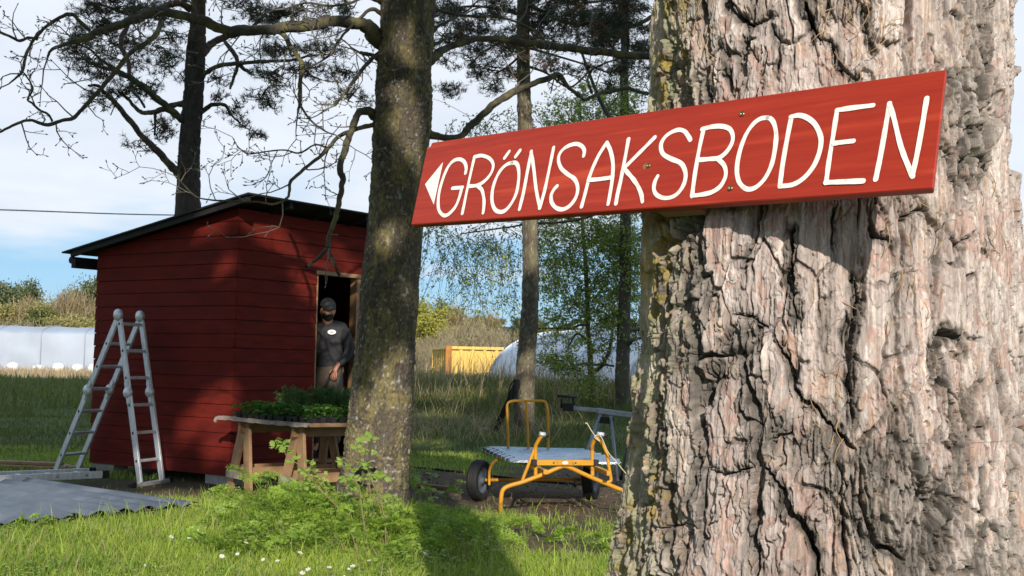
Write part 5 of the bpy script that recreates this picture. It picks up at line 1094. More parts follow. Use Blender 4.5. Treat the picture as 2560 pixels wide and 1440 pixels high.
# ================================================================== far things
M['film'] = None
def film(name, col, tr):
    m, n, l, b = new_mat(name); b.inputs['Base Color'].default_value = (*col, 1); b.inputs['Roughness'].default_value = .35
    tc = n.new('ShaderNodeTexCoord'); nz = n.new('ShaderNodeTexNoise'); nz.inputs['Scale'].default_value = .6; nz.inputs['Detail'].default_value = 4; l.new(tc.outputs['Object'], nz.inputs['Vector'])
    cr = n.new('ShaderNodeValToRGB'); cr.color_ramp.elements[0].color = (*[v * .82 for v in col], 1); cr.color_ramp.elements[1].color = (*col, 1); cr.color_ramp.elements[0].position = .35; cr.color_ramp.elements[1].position = .65; l.new(nz.outputs['Fac'], cr.inputs[0]); l.new(cr.outputs[0], b.inputs['Base Color'])
    t = n.new('ShaderNodeBsdfTranslucent'); t.inputs['Color'].default_value = (*col, 1); mx = n.new('ShaderNodeMixShader'); mx.inputs[0].default_value = tr; l.new(b.outputs[0], mx.inputs[1]); l.new(t.outputs[0], mx.inputs[2]); l.new(mx.outputs[0], n['Material Output'].inputs['Surface']); return m
M['film'] = film('polytunnel_film', (.50, .56, .66), .3); M['film2'] = film('white_tunnel_film', (.76, .79, .88), .25)
def tunnel(name, label, p0, p1, half, hgt, mat, nh, wall=0.):
    """hooped tunnel from p0 to p1 along its ridge on the ground"""
    p0 = np.asarray(p0, float); p1 = np.asarray(p1, float); d = p1 - p0; L = np.linalg.norm(d); d /= L; s_ = np.array([d[1], -d[0], 0])
    t = thing(name, (p0 + p1) / 2, label, 'greenhouse')
    prof = []
    for a in np.linspace(0, math.pi, 25): prof.append((math.cos(a) * half, wall + math.sin(a) * (hgt - wall)))
    if wall: prof = [(half, -.4)] + prof + [(-half, -.4)]
    else: prof = [(half, -.4)] + prof + [(-half, -.4)]
    k = nh * 4 + 1; V = []; n = len(prof)
    for i in range(k):
        sg = -.05 * math.sin(i / 4 * math.pi) ** 2
        for (a, b) in prof: V.append(p0 + d * L * i / (k - 1) + s_ * a * (1 + sg * .3) + zz1 * (b + sg * (b > .5)))
    F_ = [(i * n + j, i * n + j + 1, (i + 1) * n + j + 1, (i + 1) * n + j) for i in range(k - 1) for j in range(n - 1)]
    mb = MB(); mb.add(V, F_, True)
    for e in (0, k - 1): mb.add([V[e * n + j] for j in range(n)], [tuple(range(n))])
    mb.build('film', mat, t)
    for i in range(nh + 1):
        mb = MB(); mb.tube([p0 + d * (L * i / nh) + s_ * a * 1.004 + zz1 * (b + .012) for a, b in prof], .035, 6); mb.build('hoop', M['film'] if wall else mat, t)
    return t
zf = lambda x, y: float(terr(x, y)); rnd0 = random.Random(6)
a0 = np.array([-60., 86, zf(-60, 86)]); a1 = np.array([-24., 88, zf(-24, 88)])
gt = tunnel('polytunnel', 'long pale translucent greenhouse far behind the shed at the left edge', a0, a1, 3.6, 3.12, M['film'], 12, 2.5)
M['fleece'] = pbr('white_sacks', (.8, .8, .78), (.7, .7, .68), .8, 3)
sk = None
for i in range(26):
    x = -59 + i * 1.4 + .4 * math.sin(i * 7); y = 81.6 + .3 * math.sin(i * 3)
    if sk is None: mb = MB(); mb.lathe((0, 0, 0), (0, 0, 1), [(.0001, 0), (.35, 0), (.42, .3), (.3, .5), (.0001, .58)], 10); sk = mb.build('weight_sack', M['fleece']); ob = setp(sk, 'white weight sack at the foot of the long far greenhouse', 'sack', 'sacks along the far greenhouse')
    else: ob = sk.copy(); COL.objects.link(ob)
    ob.location = (x, y, zf(x, y)); ob.scale = (1, 1, rnd0.uniform(.6, 1.1))
b0 = at(1396, 930, 46.0); b1 = at(1800, 960, 33.0); b0[2] = zf(b0[0], b0[1]); b1[2] = zf(b1[0], b1[1])
tunnel('polytunnel', 'white rounded polytunnel behind the slender pine and thin trees', b0, b1, 2.7, 1.82, M['film2'], 6)
# ---- yellow skip container
YC = 50.
c0, c1 = at(1122, 930, YC), at(1330, 930, YC); z0 = zf(c0[0], c0[1]); c0[2] = c1[2] = z0; c2 = at(1083, 930, YC + 5.5); c2[2] = z0
hC = at(1122, 866, YC)[2] - z0
M['skip'] = pbr('yellow_skip_paint', (.74, .50, .12), (.68, .44, .10), .5, 1.2, c3=(.50, .25, .06), s3=.9, t3=(.6, .8)); M['skiprust'] = pbr('rusty_edge', (.46, .20, .05), (.34, .14, .04), .8, 3)
skp = thing('yellow_container', (c0 + c1) / 2, 'large ribbed yellow metal container far behind in the dry grass', 'container')
ex = (c1 - c0) / np.linalg.norm(c1 - c0); ey = (c2 - c0) / np.linalg.norm(c2 - c0)
def panel(p, q, nm, ribs, inset, rw):
    mb = MB(); d = (q - p); L = np.linalg.norm(d); d /= L; nrm = np.array([d[1], -d[0], 0]); nrm = nrm if nrm[1] < 0 else -nrm
    if abs(d[1]) > .6: nrm = -ex
    mb.box((p + q) / 2 + zz1 * hC / 2 - nrm * inset, (L, .05, hC), (d, nrm, zz1))
    for i in range(ribs + 1): mb.box(p + d * L * i / ribs + zz1 * hC / 2, (rw, .10, hC - .02), (d, nrm, zz1))
    mb.box((p + q) / 2 + zz1 * (hC - .05), (L + .06, .16, .12), (d, nrm, zz1)); return mb.build(nm, M['skip'], skp)
panel(c0, c1, 'side_panel', 7, .06, .12); panel(c0 - ex * .02, c2, 'end_panel', 8, .1, .16)
panel(c2, c2 + c1 - c0, 'side_panel', 7, .06, .12)
MB().box(c0 + zz1 * hC / 2 - ex * .03 - ey * .02, (.26, .2, hC + .05), (ex, ey, zz1)).build('corner_post', M['skiprust'], skp)
# ---- overhead cable
w0, w1 = at(-80, 522, 30.), at(700, 541, 34.); mb = MB(); mid = (w0 + w1) / 2 - zz1 * .04; mb.tube(spline([w0 + (w0 - w1), w0, mid, w1, w1 + (w1 - w0)], k=8), .018, 6)
M['cable'] = pbr('cable_sheath', (.30, .32, .36), (.24, .26, .30), .6, 3); o = mb.build('overhead_cable', M['cable']); setp(o, 'thin overhead cable crossing the sky left of the shed roof', 'cable')
# ---- far trees
FT = {'olive': ((.40, .35, .13), (.20, .19, .07)), 'pine': ((.13, .15, .06), (.055, .07, .03)), 'brown': ((.36, .28, .15), (.20, .155, .085)), 'willow': ((.42, .40, .075), (.24, .25, .05)), 'grey': ((.36, .30, .18), (.20, .165, .10)), 'green': ((.12, .15, .03), (.055, .08, .02))}
FM = {k: leafmat('far_foliage_' + k, a, b, .35 if k in ('willow', 'green', 'olive') else .15, .8) for k, (a, b) in FT.items()}
M['paletrunk'] = pbr('pale_trunk', (.36, .32, .26), (.22, .19, .15), .9, 3)
M['darktrunk'] = pbr('dark_trunk', (.09, .07, .055), (.05, .04, .03), .9, 3)
def far_proto(kind, seed, n, shape, pale):
    rg = np.random.default_rng(seed); o0 = np.zeros(3); t = thing({'pine': 'pine_tree', 'willow': 'willow_tree', 'grey': 'bare_shrub', 'brown': 'birch_tree'}.get(kind, 'leafy_tree'), o0, 'x', 'tree')
    H = 1.0; nb = NB(); sh = {'round': (.30, .62, .34, .1), 'umbrella': (.30, .78, .20, .35), 'tall': (.20, .58, .40, .1), 'shrub': (.48, .5, .48, 0)}[shape]
    nc = 30; cs = []
    for i in range(nc):
        a = rg.uniform(0, 6.28); q = rg.random() ** .5; zq = rg.normal(0, .5); cs.append((math.cos(a) * q * sh[0] * math.sqrt(max(.1, 1 - min(1, zq * zq))), math.sin(a) * q * sh[0], sh[1] + zq * sh[2] * .8))
    for c_ in cs:
        m = n // nc; P = np.array(c_) + rg.normal(size=(m, 3)) * np.array([.075, .075, .055]); a = rg.normal(size=(m, 3)); a /= np.linalg.norm(a, axis=1, keepdims=True); b = np.cross(a, rg.normal(size=(m, 3))); b /= np.linalg.norm(b, axis=1, keepdims=True)
        if kind == 'grey' or kind == 'brown': a[:, 2] = np.abs(a[:, 2]) + .6; wd_ = .0035; sz = .075
        else: wd_ = .011; sz = .019
        Vl = np.stack([P - a * sz, P + b * wd_, P + a * sz, P - b * wd_], 1).reshape(-1, 3); nb.add(Vl, np.arange(len(Vl)).reshape(-1, 4))
    nbt = NB()
    if shape != 'shrub':
        V, F = tube_np(spline([(0, 0, -.03), (.01, 0, .3), (-.01, .01, .6), (0, 0, .92)], k=5), np.linspace(.018, .004, 16), 7); nbt.add(V, F)
    for c_ in cs[::2]:
        z_ = max(.02, min(c_[2] - .15, .75)) if shape != 'shrub' else 0; V, F = tube_np(spline([(0, 0, z_), (c_[0] * .5, c_[1] * .5, (z_ + c_[2]) / 2 + .02), c_], k=4), np.linspace(.008, .002, 9), 5); nbt.add(V, F)
    nbt.build('trunk' if shape != 'shrub' else 'stems', M['paletrunk' if pale else 'darktrunk'], t, smooth=True); nb.build('crown', FM[kind], t)['kind'] = 'stuff'; return t
PRO = {'olive': far_proto('olive', 1, 5200, 'round', True), 'pine': far_proto('pine', 2, 4200, 'umbrella', False), 'pinet': far_proto('pine', 8, 4600, 'tall', False), 'brown': far_proto('brown', 3, 4200, 'tall', True), 'willow': far_proto('willow', 4, 5200, 'round', False), 'grey': far_proto('grey', 5, 2600, 'shrub', False), 'green': far_proto('green', 6, 4800, 'tall', True)}
fu = set(); rnd = random.Random(2)
def far(kind, px, ytop, Y, label, group, wide=1.0, cat=None):
    o = PRO[kind] if kind not in fu else copy_tree(PRO[kind]); fu.add(kind)
    p = at(px, ytop, Y); zt = p[2]; z0 = zf(p[0], p[1]); o.location = (p[0], p[1], z0); h = max(zt - z0, 1.) * 1.06; o.scale = (h * wide, h * wide, h); o.rotation_euler.z = rnd.uniform(0, 6.28); setp(o, label, cat or 'tree', group)
gl = 'trees beyond the far greenhouse'; gc = 'trees on the far rise'
for a in (('olive', 35, 735, 128, 'broad olive crowned tree beyond the greenhouse at the left edge', 1.25), ('pine', -15, 722, 132, 'umbrella pine half cut by the left picture edge beyond the greenhouse', 1.1), ('brown', 75, 752, 125, 'slim brown birch between olive crowns beyond the greenhouse', .9), ('olive', 150, 728, 124, 'golden olive tree with pale trunk in the middle of the far row', .95), ('brown', 185, 735, 122, 'tall thin birch with pale stem beyond the greenhouse', .9), ('pine', 226, 708, 126, 'flat topped pine beside the shed edge beyond the greenhouse', .75),
          ('olive', 215, 768, 120, 'low olive tree just left of the shed wall beyond the greenhouse', 1.2), ('olive', -60, 740, 126, 'olive tree beyond the greenhouse outside the left edge', 1.2), ('green', 100, 770, 118, 'low yellow green bush like tree behind the greenhouse roof', 1.5), ('pine', 60, 720, 140, 'thin topped pine standing up from the far row', .6), ('olive', 280, 745, 126, 'olive tree hidden behind the shed', 1.1), ('grey', 130, 790, 112, 'grey bare shrub along the greenhouse back', 1.2), ('grey', 20, 790, 112, 'grey bare shrub at the left end of the greenhouse back', 1.2), ('olive', 180, 775, 116, 'small round olive tree right behind the greenhouse roof', 1.4)): far(*a[:5], gl, a[5])
for a in (('willow', 1058, 752, 82, 'bright yellow green willow just right of the lichened trunk', 1.0), ('pinet', 1112, 757, 104, 'dark tall pine on the rise right of the yellow willow', .95), ('brown', 1140, 772, 98, 'brown birch beside the dark pine on the rise', .9), ('green', 1135, 778, 108, 'light green tree behind the brown birch', 1.), ('grey', 1165, 790, 90, 'bare grey shrub above the yellow container, left of the slender pine', 1.), ('grey', 1200, 800, 84, 'bare grey shrub behind the middle of the yellow container', 1.2), ('grey', 1250, 800, 86, 'bare grey shrub against the slender pine trunk', 1.2), ('brown', 1225, 790, 100, 'brown birch crown left of the slender pine', .9), ('brown', 1190, 795, 92, 'brown birch above the yellow container', .9), ('grey', 1130, 815, 80, 'bare grey shrub at the container end', 1.1),
          ('pine', 1300, 800, 140, 'dark pine on the crest behind the slender pine', 1.2), ('pine', 1250, 800, 150, 'dark pine on the crest left of the slender pine', 1.4), ('pine', 1200, 795, 150, 'dark pine on the crest above the container', 1.4), ('pinet', 1350, 812, 130, 'dark pine over the white tunnel top, left', 1.3), ('pine', 1420, 812, 135, 'dark pine over the white tunnel, behind the forked tree', 1.5), ('olive', 1480, 815, 120, 'olive tree over the white tunnel', 1.4), ('pine', 1540, 812, 130, 'dark pine over the white tunnel, right end', 1.5), ('olive', 1385, 820, 118, 'olive tree left of the forked tree over the tunnel', 1.4),
          ('pinet', 2565, 740, 70, 'dark tree past the right edge of the pine trunk', 1.2), ('green', 2600, 700, 60, 'green tree past the right edge of the pine trunk', 1.1), ('olive', 1010, 770, 100, 'olive tree hidden behind the lichened trunk', 1.1), ('brown', 1075, 790, 88, 'brown birch at the foot of the yellow willow', .9), ('grey', 1060, 835, 76, 'bare grey shrub below the yellow willow', 1.3), ('grey', 1100, 850, 70, 'bare grey shrub left of the container', 1.2), ('grey', 1280, 815, 78, 'bare grey shrub between container and slender pine', 1.2), ('willow', 1035, 775, 90, 'smaller yellow willow behind the lichened trunk', 1.)): far(*a[:5], gc, a[5], 'shrub' if a[0] == 'grey' else None)
rnd = random.Random(77)
for i in range(46):
    px = rnd.uniform(1030, 1640) if i < 38 else rnd.uniform(2540, 2700); kd = rnd.choice(('pine', 'pine', 'pinet', 'olive', 'brown')); far(kd, px, rnd.uniform(798, 832), rnd.uniform(112, 175), {'pine': 'dark flat crowned pine in the mixed wood on the far crest', 'pinet': 'dark tall pine in the mixed wood on the far crest', 'olive': 'olive round tree in the mixed wood on the far crest', 'brown': 'bare brown birch in the mixed wood on the far crest'}[kd], 'wood on the far crest', rnd.uniform(1.1, 1.7))
for o in [o for o in bpy.data.objects if o.parent is None and o.get('category') == 'tree' and o.name.startswith('bare_shrub')]: o['category'] = 'shrub'
# ================================================================== grass, herbs, flowers
M['grass'] = leafmat('grass_blades', (.40, .51, .080), (.11, .20, .028), .42, 1.3, .45)
M['meadow'] = leafmat('meadow_grass', (.155, .185, .038), (.062, .085, .017), .3, .5, .55)
M['straw'] = leafmat('dry_stalks', (.42, .33, .19), (.26, .19, .11), .2, 1.5, .7)
M['herb'] = leafmat('herb_leaves', (.36, .50, .075), (.15, .27, .038), .45, 5., .42)
def blades(n, y0, y1, h0, h1, w, seed, lim=.47, dens=None, xr=None, lean=.5, pw=1.):
    rg = np.random.default_rng(seed); y = y0 + (y1 - y0) * rg.random(n) ** pw
    x = rg.uniform(-1, 1, n) * (y * lim + .2) if xr is None else rg.uniform(*xr, n)
    if dens is not None: k = rg.random(n) < dens(x, y); x, y = x[k], y[k]
    n = len(x); z = terr(x, y); pat = fbm(x * 2.2, y * 2.2, 55, 3)
    h = rg.uniform(h0, h1, n) * (.55 + .9 * pat); a = rg.uniform(0, 6.283, n); l = rg.uniform(.1, 1, n) * lean
    b = np.stack([x, y, z - .005], 1); d = np.stack([np.cos(a) * l, np.sin(a) * l, np.ones(n)], 1); d /= np.linalg.norm(d, axis=1, keepdims=True)
    f = rg.uniform(0, 6.283, n); s_ = np.stack([np.cos(f), np.sin(f), f * 0], 1) * (w * rg.uniform(.6, 1.3, n))[:, None]
    mid = b + d * (h * .55)[:, None]; dr = np.stack([np.cos(a), np.sin(a), np.full(n, -.25)], 1) * (h * l * .55)[:, None]; tip = b + d * h[:, None] + dr * .8
    V = np.stack([b - s_, b + s_, mid + s_ * .8, mid - s_ * .8, tip], 1).reshape(-1, 3); i = np.arange(n)[:, None] * 5
    return V, i + np.array([[0, 1, 2, 3]]), i + np.array([[3, 2, 4]])
nd_ = lambda x, y: np.clip(1 - dirt(x, y) * 1.25, .015, 1)
def cover(x, y):   # keep blades off the sheets, ladder and planks
    rel = np.stack([x - tip[0], y - tip[1]], -1); a = rel @ le[:2]; b = rel @ we[:2]; ins = (a > -.02) & (a < 2.6) & (b > -.02) & (b < 1.95)
    rs = np.stack([x - C0[0], y - C0[1]], -1); a2 = rs @ dL[:2]; b2 = rs @ dR[:2]; shd = (a2 > -.02) & (a2 < LEN_L) & (b2 > -.02) & (b2 < LEN_R)
    return nd_(x, y) * (~ins) * (~shd)
def stuffmesh(name, parts, mat, label=None):
    V = []; Q = []; T = []; k = 0
    for v, q, t in parts: V.append(v); Q.append(q + k); T.append(t + k); k += len(v)
    o = np_mesh(name, np.concatenate(V), [np.concatenate(Q), np.concatenate(T)], mat); o['kind'] = 'stuff'; return o
stuffmesh('grass', [blades(150000, 6.6, 10.6, .03, .095, .0030, 1, dens=cover, pw=.9), blades(90000, 10.2, 16.5, .03, .085, .0036, 2, dens=cover), blades(2600, 6.6, 10.4, .12, .24, .0032, 9, dens=cover, lean=.7)], M['grass'])
stuffmesh('meadow_grass', [blades(70000, 15.5, 30, .03, .10, .006, 3, dens=cover, lean=.7), blades(26000, 18.5, 31, .12, .34, .007, 13, dens=lambda x, y: cover(x, y) * sst(.50, .60, fbm(x * .9 + 4, y * .6, 44, 3)), lean=.8), blades(26000, 28, 58, .15, .36, .014, 4, lean=.6), blades(9000, 22.5, 31, .10, .34, .008, 6, xr=(-2.2, 5.), lean=.8)], M['meadow'])
stuffmesh('dry_grass', [blades(1900, 23, 42, .45, 1.15, .006, 5, xr=(-3.5, 5.5), lean=.45), blades(3200, 18.0, 26, .2, .55, .005, 7, xr=(-2.2, 4.5), lean=1.2, dens=lambda x, y: sst(.48, .58, fbm(x * 1.1 + 14, y * .7, 47, 3))), blades(5000, 6.7, 11, .05, .20, .0022, 8, dens=cover, lean=1.3), blades(9000, 58, 84, .2, .6, .02, 10, lean=.7), blades(700, 11.2, 14.5, .03, .12, .003, 12, lean=2.5)], M['straw'])
# leafy weeds low in the turf
def weeds(n, y0, y1, size, seed, hmax, dens=None, xr=None):
    rg = np.random.default_rng(seed); y = rg.uniform(y0, y1, n); x = rg.uniform(-1, 1, n) * y * .46 if xr is None else rg.uniform(*xr, n)
    pat = fbm(x * 1.6, y * 1.6, 66, 3); k = rg.random(n) < np.clip((pat - .42) * 6, 0, 1) * (1 if dens is None else dens(x, y)); x, y = x[k], y[k]; n = len(x)
    c = np.stack([x, y, terr(x, y) + rg.uniform(.01, hmax, n)], 1); a = rg.uniform(0, 6.283, n); d = np.stack([np.cos(a), np.sin(a), rg.uniform(-.3, .4, n)], 1); s_ = np.stack([-np.sin(a), np.cos(a), rg.uniform(-.4, .4, n)], 1); L = (size * rg.uniform(.5, 1.3, n))[:, None]
    V = np.stack([c, c + d * L * .45 + s_ * L * .36, c + d * L, c + d * L * .45 - s_ * L * .36], 1).reshape(-1, 3); return V, np.arange(len(V)).reshape(-1, 4)
nbw = NB(); [nbw.add(*w) for w in (weeds(34000, 6.7, 10.8, .028, 21, .09, cover), weeds(9000, 10.5, 14, .03, 22, .05, cover), weeds(9000, 7.2, 9.6, .036, 23, .16, cover, (-1.9, .0)))]
nbw.build('ground_cover', M['herb'])['kind'] = 'stuff'
# fallen leaves and cones on the bare yard
rg = np.random.default_rng(4); n = 5200; x = rg.uniform(-2.6, 4.2, n); y = rg.uniform(10.2, 15.5, n); k = rg.random(n) < dirt(x, y); x, y = x[k], y[k]; n = len(x); c = np.stack([x, y, terr(x, y) + .008], 1)
a = rg.uniform(0, 6.283, n); d = np.stack([np.cos(a), np.sin(a), rg.uniform(-.25, .35, n)], 1); s_ = np.stack([-np.sin(a), np.cos(a), rg.uniform(-.3, .3, n)], 1); L = rg.uniform(.012, .05, n)[:, None]
V = np.stack([c - d * L, c + s_ * L * .3, c + d * L, c - s_ * L * .3], 1).reshape(-1, 3)
M['litter'] = leafmat('leaf_litter', (.23, .15, .09), (.10, .065, .04), .1, 6, .8); np_mesh('leaf_litter', V, np.arange(len(V)).reshape(-1, 4), M['litter'])['kind'] = 'stuff'
# ---- fern-like herbs
def frond(mb, p, d, L, rnd, wide=.42):
    d = np.array(d, float); d /= np.linalg.norm(d); s_ = np.cross(d, (0, 0, 1)); s_ /= np.linalg.norm(s_); k = 7; pts = []
    for i in range(k + 1): t = i / k; pts.append(p + d * L * t + np.array([0, 0, -.35 * L * t * t]) + s_ * rnd.gauss(0, .004))
    ta = rnd.gauss(0, .7); s_ = s_ * math.cos(ta) + np.cross(s_, d) * math.sin(ta); s_ /= np.linalg.norm(s_); nrm = np.cross(s_, d)
    mb.tube(pts, .0016, 3, False)
    for i in range(2, k + 1):
        t = i / k; wl = L * wide * (1.05 - t) + .012
        for sg in (-1, 1):
            q = pts[i]; e = s_ * sg * .85 + d * .5; e /= np.linalg.norm(e); m = max(3, int(wl / .018))
            for j in range(1, m + 1):
                c = q + e * wl * j / m + nrm * (-.15 * wl * (j / m) ** 2)
                ll = .030 * (1.15 - .5 * j / m)
                for s2 in (-1, 1):
                    f = e * .6 + np.cross(nrm, e) * s2 * .8 + nrm * rnd.gauss(.05, .45); f /= np.linalg.norm(f); g_ = np.cross(f, nrm); g_ /= np.linalg.norm(g_)
                    mb.add([c, c + f * ll * .5 + g_ * ll * .26, c + f * ll, c + f * ll * .5 - g_ * ll * .26], [(0, 1, 2, 3)])
def herb(px, py, nf, spread, h, L, label, seed):
    rnd = random.Random(seed); b = ground(px, py); t = thing('cow_parsley', b, label, 'plant', 'ferny herbs around the tree foot'); mb = MB(); ms = MB()
    for k in range(nf):
        a = rnd.uniform(0, 6.28); q = spread * math.sqrt(rnd.random()); p0 = b + np.array([math.cos(a) * q, math.sin(a) * q * .8, 0]); p0[2] = float(terr(p0[0], p0[1])); hh = h * rnd.uniform(.35, 1.) * (1 - .45 * q / max(spread, .01))
        a2 = a + rnd.gauss(0, .7); out = np.array([math.cos(a2), math.sin(a2), 0]); top = p0 + out * hh * .3 + zz1 * hh; ms.tube(spline([p0, p0 + zz1 * hh * .6 + out * .02, top], k=4), .0022, 4, False)
        frond(mb, top, out + zz1 * rnd.uniform(.1, 1.1), L * rnd.uniform(.7, 1.2), rnd)
    mb.build('fronds', M['herb'], t)['kind'] = 'stuff'; ms.build('stems', M['herb'], t)['kind'] = 'stuff'; return t
for i, a in enumerate(((690, 1285, 22, .28, .36, .24, 'ferny herb clump spilling left beside the trestle feet'), (640, 1315, 12, .22, .22, .20, 'low ferny herb clump at the left rim of the sunny mound'), (775, 1310, 24, .32, .30, .21, 'tall ferny herb clump before the lichened tree foot, left side'), (860, 1330, 20, .28, .25, .19, 'ferny herb clump right at the lichened trunk base'), (720, 1365, 18, .30, .16, .17, 'low ferny herbs on the front slope of the mound'), (960, 1350, 24, .30, .22, .18, 'ferny herb clump right of the lichened tree foot'),
    (1060, 1340, 28, .34, .22, .19, 'shaded ferny herbs between the mound and the cart leg'), (1150, 1370, 24, .34, .17, .17, 'shaded ferny herbs in front of the cart foot'), (1090, 1262, 10, .10, .34, .17, 'single tall sunlit ferny shoot right of the lichened trunk'), (1312, 1340, 7, .05, .17, .13, 'small upright ferny sprig in the sun below the cart'), (1445, 1365, 9, .10, .13, .14, 'ferny sprig on the sunny turf left of the big pine'), (1520, 1385, 10, .12, .12, .13, 'ferny herb tucked against the big pine foot'), (1000, 1390, 22, .3, .14, .17, 'low ferny herbs in the tree shadow at the lower edge'), (820, 1385, 16, .3, .12, .16, 'low ferny herbs among the white flowers'), (560, 1385, 12, .3, .10, .14, 'low ferny herbs in the sunlit lawn left of the mound'), (60, 1335, 6, .08, .16, .12, 'small weed in front of the sheet pile'))): herb(*a, seed=40 + i)
# ---- leafy shoots
M['shoot'] = pbr('green_brown_shoot', (.24, .20, .08), (.15, .12, .05), .7, 20)
M['youngleaf'] = leafmat('young_leaves', (.34, .47, .09), (.19, .31, .055), .42, 9., .4)
Z4 = lambda pts: [(540 + x / 3, 960 + y / 3) for x, y in pts]
LOBE = [(0, 0), (.30, .16), (.26, .34), (.50, .40), (.40, .62), (.55, .86), (.28, .84), (.16, 1.06), (0, 1.2)]
def lobed(mb, c, d, n_, s_):
    q = np.cross(d, n_); q /= np.linalg.norm(q); P = [c + d * (y * s_) + q * (x * s_) + n_ * (-.12 * s_ * (abs(x) * 2) ** 2) for x, y in LOBE] + [c + d * (y * s_) - q * (x * s_) + n_ * (-.12 * s_ * (abs(x) * 2) ** 2) for x, y in LOBE[-2:0:-1]]
    m = c + d * .55 * s_; k = len(P); mb.add(P + [m], [(i, (i + 1) % k, k) for i in range(k)])
def shoot(label, Y0, Y1, stems, leaves, seed):
    rnd = random.Random(seed); x0, y0 = stems[0][0]; b = at(*Z4([(x0, y0)])[0], Y0); b[2] = float(terr(b[0], b[1])); t = thing('sapling', b, label, 'sapling', 'leafy shoots before the lichened tree')
    lo = max(p[1] for s_ in stems for p in s_); hi = min(p[1] for s_ in stems for p in s_); dep = lambda y: Y0 + (Y1 - Y0) * (lo - y) / (lo - hi)
    for s_ in stems:
        P = [at(*Z4([p])[0], dep(p[1])) for p in s_]
        if s_ is stems[0]: P[0][2] = min(P[0][2], b[2])
        m = len(spline(P, k=6)); mb = MB(); mb.tube(spline(P, k=6), np.linspace(.0075 if s_ is stems[0] else .0045, .0026, m), 6, False); mb.build('stem', M['shoot'], t)
    for (x, y, n, sz) in leaves:
        c = at(*Z4([(x, y)])[0], dep(y)); mb = MB()
        for k in range(n + 2):
            a = rnd.uniform(0, 6.28); d = np.array([math.cos(a), math.sin(a) * .7, rnd.uniform(-.5, .6)]); d /= np.linalg.norm(d); n_ = np.array([rnd.gauss(0, .35), -.45 + rnd.gauss(0, .3), .9]); n_ -= d * n_.dot(d); n_ /= np.linalg.norm(n_); lobed(mb, c + d * .008 + np.array([0, 0, rnd.uniform(-.012, .012)]), d, n_, 1.75 * sz * rnd.uniform(.7, 1.15))
        mb.build('leaf_cluster', M['youngleaf'], t)
shoot('leafy shoot arching left in front of the trestle legs', 8.6, 9.1, [[(1020, 1060), (960, 970), (880, 890), (790, 800), (700, 690), (630, 610), (545, 560), (510, 500)], [(790, 800), (740, 760), (690, 730), (700, 640)], [(830, 800), (800, 730), (770, 680), (730, 660)]], [(500, 450, 5, .034), (530, 510, 4, .030), (450, 460, 3, .026), (575, 570, 5, .030), (630, 655, 4, .024), (700, 590, 5, .028), (715, 640, 3, .024), (700, 755, 5, .026), (720, 720, 3, .022), (800, 670, 2, .02), (500, 430, 3, .03)], 1)
shoot('tall leafy shoot rising in front of the lichened trunk', 7.6, 8.9, [[(1175, 1440), (1145, 1260), (1110, 1050), (1090, 900), (1075, 780), (1040, 720), (1035, 660), (1090, 560), (1130, 490), (1142, 430)], [(1080, 800), (1010, 700), (960, 640), (945, 560)], [(1095, 550), (1085, 500), (1065, 490)]], [(1110, 425, 5, .032), (1165, 405, 4, .030), (1065, 495, 4, .028), (1160, 490, 4, .024), (950, 570, 4, .024), (955, 620, 3, .024), (975, 700, 5, .034), (1020, 700, 5, .034), (1040, 760, 4, .03), (1015, 800, 4, .026), (1015, 630, 3, .022)], 2)
shoot('leafy shoot with curling twigs right of the lichened trunk centre', 7.8, 8.8, [[(1290, 1440), (1275, 1250), (1270, 1060), (1250, 940), (1225, 850), (1190, 780), (1150, 690), (1130, 600), (1120, 570)], [(1270, 1060), (1290, 1010), (1300, 960)], [(1225, 900), (1250, 850), (1275, 830)], [(1150, 700), (1160, 830), (1200, 880), (1220, 920)]], [(1110, 610, 4, .024), (1140, 620, 3, .022), (1215, 680, 4, .032), (1255, 690, 4, .030), (1280, 830, 4, .028), (1315, 980, 5, .030), (1335, 930, 3, .022), (1195, 880, 4, .026), (1290, 890, 3, .022), (1120, 700, 3, .02)], 3)
shoot('low leafy shoot standing before the second trestle', 8.9, 9.2, [[(700, 1010), (690, 900), (700, 800), (720, 730), (715, 690)], [(690, 900), (650, 830), (600, 790)]], [(715, 690, 5, .028), (600, 780, 4, .026), (645, 830, 4, .026), (700, 790, 4, .028), (690, 860, 4, .026)], 5)
shoot('short leafy shoot at the left rim of the mound', 9.0, 9.3, [[(470, 1010), (455, 930), (470, 860), (500, 800)], [(455, 930), (410, 880), (370, 850)]], [(500, 795, 5, .028), (370, 845, 5, .026), (410, 880, 4, .026), (465, 865, 4, .028)], 6)
shoot('leafy shoot in the shade right of the lichened trunk foot', 9.4, 9.8, [[(1600, 1010), (1590, 900), (1570, 800), (1540, 730)], [(1590, 900), (1640, 840), (1660, 800)]], [(1540, 725, 5, .028), (1570, 790, 4, .026), (1660, 800, 4, .026), (1630, 850, 4, .026), (1590, 880, 4, .026)], 7)
shoot('thin pale bare shoot in the lower middle', 7.5, 7.9, [[(1105, 1440), (1070, 1320), (1040, 1200), (1010, 1100)], [(1215, 1400), (1222, 1280), (1220, 1180)]], [(1015, 1090, 2, .02)], 4)
